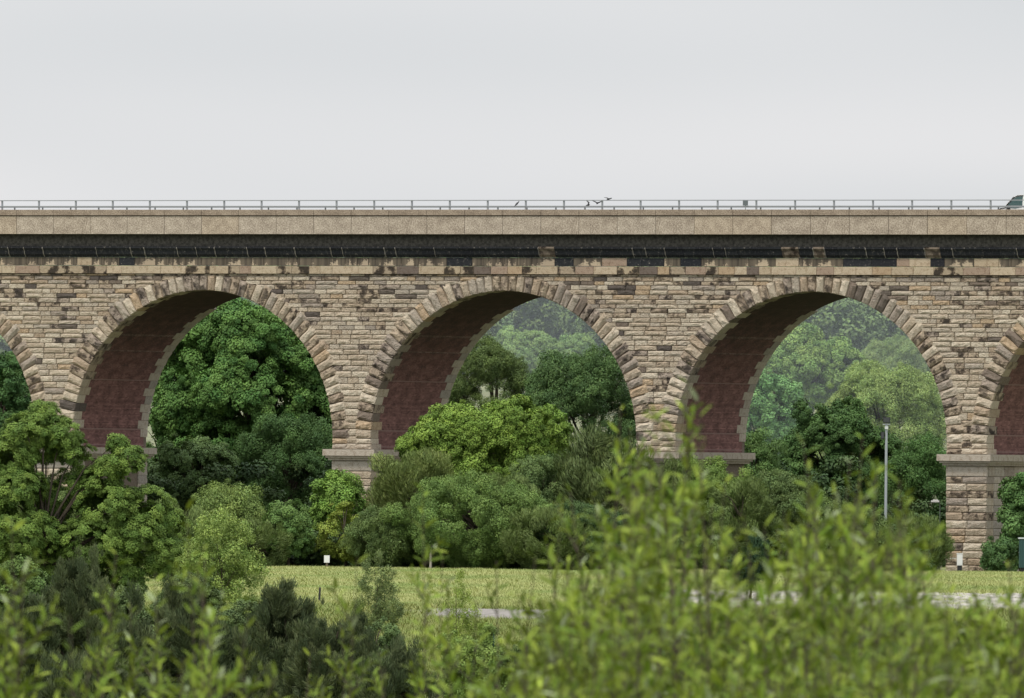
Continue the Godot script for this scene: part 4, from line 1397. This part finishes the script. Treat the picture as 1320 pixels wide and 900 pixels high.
func floodlight_mast() -> void:
	var d := 838.0
	var g := ground_at(1142, d)
	var h := at(1144, 545, d).y - g.y
	var n := base("floodlight_mast", g, "tall grey floodlight mast with black lamp heads before the dark round tree", "floodlight")
	n.rotation.y = PAN
	var st := st_new()
	tube(st, [Vector3(0, -0.2, 0), Vector3(0, h * 0.5, 0), Vector3(0, h, 0)], [0.10, 0.085, 0.075], 10)
	part("mast", st_end(st), plain(lin(0.36, 0.39, 0.42), 0.5, 0.3), n)
	st = st_new()
	tube(st, [Vector3(0, -0.1, 0), Vector3(0, 0.35, 0), Vector3(0, 0.4, 0)], [0.3, 0.28, 0.14], 10)
	part("base_plinth", st_end(st), plain(lin(0.40, 0.38, 0.34), 0.95), n)
	st = st_new()
	bx(st, Vector3(0, h - 0.1, 0), Vector3(0.42, 0.07, 0.12))
	part("cross_arm", st_end(st), plain(lin(0.5, 0.52, 0.54), 0.5), n)
	st = st_new()
	bx(st, Vector3(0, h - 0.3, 0.09), Vector3(0.2, 0.16, 0.1))
	part("junction_box", st_end(st), plain(lin(0.6, 0.62, 0.62), 0.5), n)
	for k in 2:
		var hd := knot("lamp_head", n, Vector3(0.0, h + (0.16 if k == 0 else -1.0), 0.03) if k == 0 else Vector3(-0.22, h - 0.75, 0.0))
		st = st_new()
		bx(st, Vector3(0, 0, 0), Vector3(0.42, 0.34, 0.26) if k == 0 else Vector3(0.20, 0.42, 0.2))
		for q in 4: bx(st, Vector3(0, 0, -0.15), Vector3(0.36 - q * 0.08, 0.02 + q * 0.06, 0.05))
		part("housing", st_end(st), mat.black, hd)
		st = st_new()
		bx(st, Vector3(0, -0.012, 0.14) if k == 0 else Vector3(0, 0, 0.11), Vector3(0.34, 0.24, 0.01) if k == 0 else Vector3(0.14, 0.34, 0.01))
		part("lens", st_end(st), plain(lin(0.05, 0.055, 0.06), 0.15), hd)

func street_lamp() -> void:
	var d := 868.0
	var g := ground_at(1212, d)
	var h := at(1207, 647, d).y - g.y
	var n := base("street_lamp", g, "small street lamp with a white flat head left of the pier", "street lamp")
	n.rotation.y = PAN
	var st := st_new()
	tube(st, [Vector3(0, -0.2, 0), Vector3(0, h - 0.3, 0), Vector3(-0.05, h - 0.05, 0), Vector3(-0.15, h, 0)], [0.045, 0.035, 0.03, 0.03], 8)
	part("pole", st_end(st), plain(lin(0.10, 0.13, 0.10), 0.7), n)
	st = st_new()
	bx(st, Vector3(-0.3, h + 0.03, 0), Vector3(0.5, 0.11, 0.22))
	bx(st, Vector3(-0.28, h + 0.11, 0), Vector3(0.3, 0.06, 0.16))
	part("lamp_head", st_end(st), mat.white, n)

func container() -> void:
	var g := ground_at(1330, 842)
	var n := base("storage_container", g, "teal green metal cabin cut off by the picture's right edge beside the pier", "container")
	n.rotation.y = PAN
	var m := plain(lin(0.02, 0.07, 0.065), 0.6)
	var st := st_new()
	bx(st, Vector3(0.1, 1.25, 0), Vector3(1.6, 1.7, 1.4))
	part("body", st_end(st), m, n)
	st = st_new()
	bx(st, Vector3(0.1, 2.14, 0), Vector3(1.72, 0.08, 1.5))
	part("roof", st_end(st), plain(lin(0.55, 0.60, 0.60), 0.4), n)
	for k in 7:
		st = st_new()
		bx(st, Vector3(-0.6 + k * 0.23, 1.25, 0.71), Vector3(0.06, 1.6, 0.04))
		part("rib", st_end(st), m, n)
	st = st_new()
	bx(st, Vector3(0.1, 0.15, 0), Vector3(1.4, 0.5, 1.2))
	part("base_frame", st_end(st), mat.black, n)

func far_pole() -> void:
	var g := ground_at(708, 1760)
	var h := at(708, 378, 1760).y - g.y
	var n := base("utility_pole", g, "thin pale pole on the hazy hillside inside the middle arch", "pole")
	var st := st_new()
	tube(st, [Vector3(0, -0.3, 0), Vector3(0, h, 0)], [0.16, 0.12], 8)
	part("pole", st_end(st), plain(lin(0.55, 0.55, 0.54), 0.7), n)
	st = st_new()
	bx(st, Vector3(0, h - 0.6, 0), Vector3(1.4, 0.1, 0.1), PAN)
	part("cross_arm", st_end(st), mat.timber, n)

# pale stones on the river bank, glimpsed behind the willow shoots
func shingle() -> void:
	var r := RandomNumberGenerator.new()
	r.seed = 99
	var ball := SphereMesh.new()
	ball.radius = 0.5
	ball.height = 0.6
	ball.radial_segments = 8
	ball.rings = 4
	var xf := []
	var tint := []
	for k in 5200:
		var d := r.randf_range(560, 660)
		var px := r.randf_range(838, 1335)
		if px > 1010 and px < 1150 and r.randf() < 0.5: continue
		var p := ground_at(px, d)
		var s := r.randf_range(0.12, 0.42)
		xf.append(Transform3D(Basis(Vector3.UP, r.randf() * TAU).scaled(Vector3(s * r.randf_range(1.0, 2.2), s * 0.8, s)), p + Vector3(0, s * 0.15, 0)))
		var t := r.randf_range(0.20, 0.42)
		tint.append(Color(t, t * 0.94, t * 0.86))
	var m := plain(Color.WHITE, 0.95)
	m.vertex_color_use_as_albedo = true
	var o := multi(ball, xf, tint, m)
	o.name = "shingle"
	tag(o, "pale stones scattered along the bank behind the blurred willows", "shingle", "", "stuff")
	add_child(o)

func birds() -> void:
	# [pixel x, pixel y, wing spread angle, heading, label]
	var list := [
		[666, 263, 0.0, 0.4, "dark bird perched upright on the railing above the middle arch"],
		[757, 265, 1.0, 0.1, "dark bird with both wings raised in a vee at the railing"],
		[770, 262, 0.45, 1.2, "dark bird landing on the railing right of the vee-winged one"],
		[784, 257, 0.25, -0.6, "dark bird just above the railing, rightmost of the birds"]]
	for q in list:
		var d := depth_of(Vector3(at(q[0], q[1], 876).x, 22, 0.7))
		var p := at(q[0], q[1], d - 0.3)
		var n := base("bird", p, q[4], "bird", "birds on the railing")
		n.rotation.y = PAN + q[3]
		var st := st_new()
		var up: float = 1.0 if q[2] == 0.0 else 0.35
		var ax := Vector3(0.17, 0.17 * up, 0)
		tube(st, [-ax * 1.0, -ax * 0.62, -ax * 0.2, ax * 0.25, ax * 0.5, ax * 0.68, ax * 0.86, ax * 1.08], [0.012, 0.022, 0.055, 0.06, 0.038, 0.04, 0.026, 0.004], 8)
		if q[2] > 0.0:
			for s in [-1, 1]:
				var hub := Vector3(0.04, 0.03, s * 0.05)
				var el := hub + Vector3(0.06, sin(q[2]) * 0.17, s * cos(q[2]) * 0.17)
				var tp := el + Vector3(-0.14, sin(q[2] * 0.8) * 0.19, s * cos(q[2] * 0.8) * 0.19)
				tube(st, [hub, el, tp], [0.04, 0.032, 0.008], 6)
		part("body", st_end(st), mat.bird, n)

func van() -> void:
	var road := 20.76
	var x0 := 33.55
	var n := base("van", Vector3(x0, road, -3.2), "white van driving left on the viaduct, cut off by the picture's right edge", "van")
	# outline in the side view: x backwards from the nose, y up from the road
	var side := PackedVector2Array([Vector2(0.0, 0.45), Vector2(0.0, 0.85), Vector2(0.12, 1.08), Vector2(0.85, 1.38), Vector2(1.5, 1.98), Vector2(1.75, 2.10), Vector2(2.2, 2.14), Vector2(2.2, 2.55), Vector2(5.6, 2.62), Vector2(5.6, 0.45)])
	var st := st_new()
	prism(st, side, -0.95, 0.95)
	part("body", st_end(st), mat.white, n)
	st = st_new()
	prism(st, PackedVector2Array([Vector2(0.98, 1.36), Vector2(1.52, 1.88), Vector2(1.78, 2.0), Vector2(2.12, 2.02), Vector2(2.08, 1.36), Vector2(1.6, 1.28)]), 0.953, 0.965)
	var w := part("side_window", st_end(st), mat.glass, n)
	st = st_new()
	tube(st, [Vector3(0.93, 1.36, 0.97), Vector3(1.5, 1.93, 0.97), Vector3(1.78, 2.05, 0.97), Vector3(2.16, 2.07, 0.97)], [0.03, 0.035, 0.03, 0.025], 5)
	part("window_seal", st_end(st), mat.black, w)
	st = st_new()
	prism(st, PackedVector2Array([Vector2(0.9, 1.41), Vector2(1.48, 1.96), Vector2(1.44, 2.0), Vector2(0.86, 1.43)]), -0.85, 0.85)
	part("windscreen", st_end(st), mat.black, n)
	st = st_new()
	bx(st, Vector3(1.2, 1.33, 1.08), Vector3(0.14, 0.28, 0.2))
	part("mirror", st_end(st), mat.black, n)
	st = st_new()
	prism(st, PackedVector2Array([Vector2(0.55, 1.22), Vector2(1.0, 1.30), Vector2(1.0, 1.34), Vector2(0.6, 1.30)]), 0.952, 0.962)
	part("bonnet_vent", st_end(st), mat.black, n)
	st = st_new()
	bx(st, Vector3(2.35, 2.72, 0), Vector3(0.3, 0.22, 1.5))
	part("roof_lamp_bar", st_end(st), mat.black, n)
	for x in [0.95, 4.6]:
		for s in [-1, 1]:
			var wh := knot("wheel", n, Vector3(x, 0.34, s * 0.88))
			st = st_new()
			tube(st, [Vector3(0, 0, -0.1), Vector3(0, 0, -0.08), Vector3(0, 0, 0.08), Vector3(0, 0, 0.1)], [0.30, 0.34, 0.34, 0.30], 20)
			part("tyre", st_end(st), mat.black, wh)
			st = st_new()
			tube(st, [Vector3(0, 0, -0.105), Vector3(0, 0, 0.105)], [0.2, 0.2], 14)
			part("rim", st_end(st), mat.alu, wh)
	for s in [-1, 1]:
		st = st_new()
		bx(st, Vector3(0.02, 0.85, s * 0.7), Vector3(0.08, 0.2, 0.34))
		part("headlight", st_end(st), plain(lin(0.6, 0.62, 0.64), 0.1), n)

func _ready() -> void:
	set_stage()
	make_materials()
	build_ground()
	build_viaduct()
	make_clumps()
	build_trees()
	build_things()
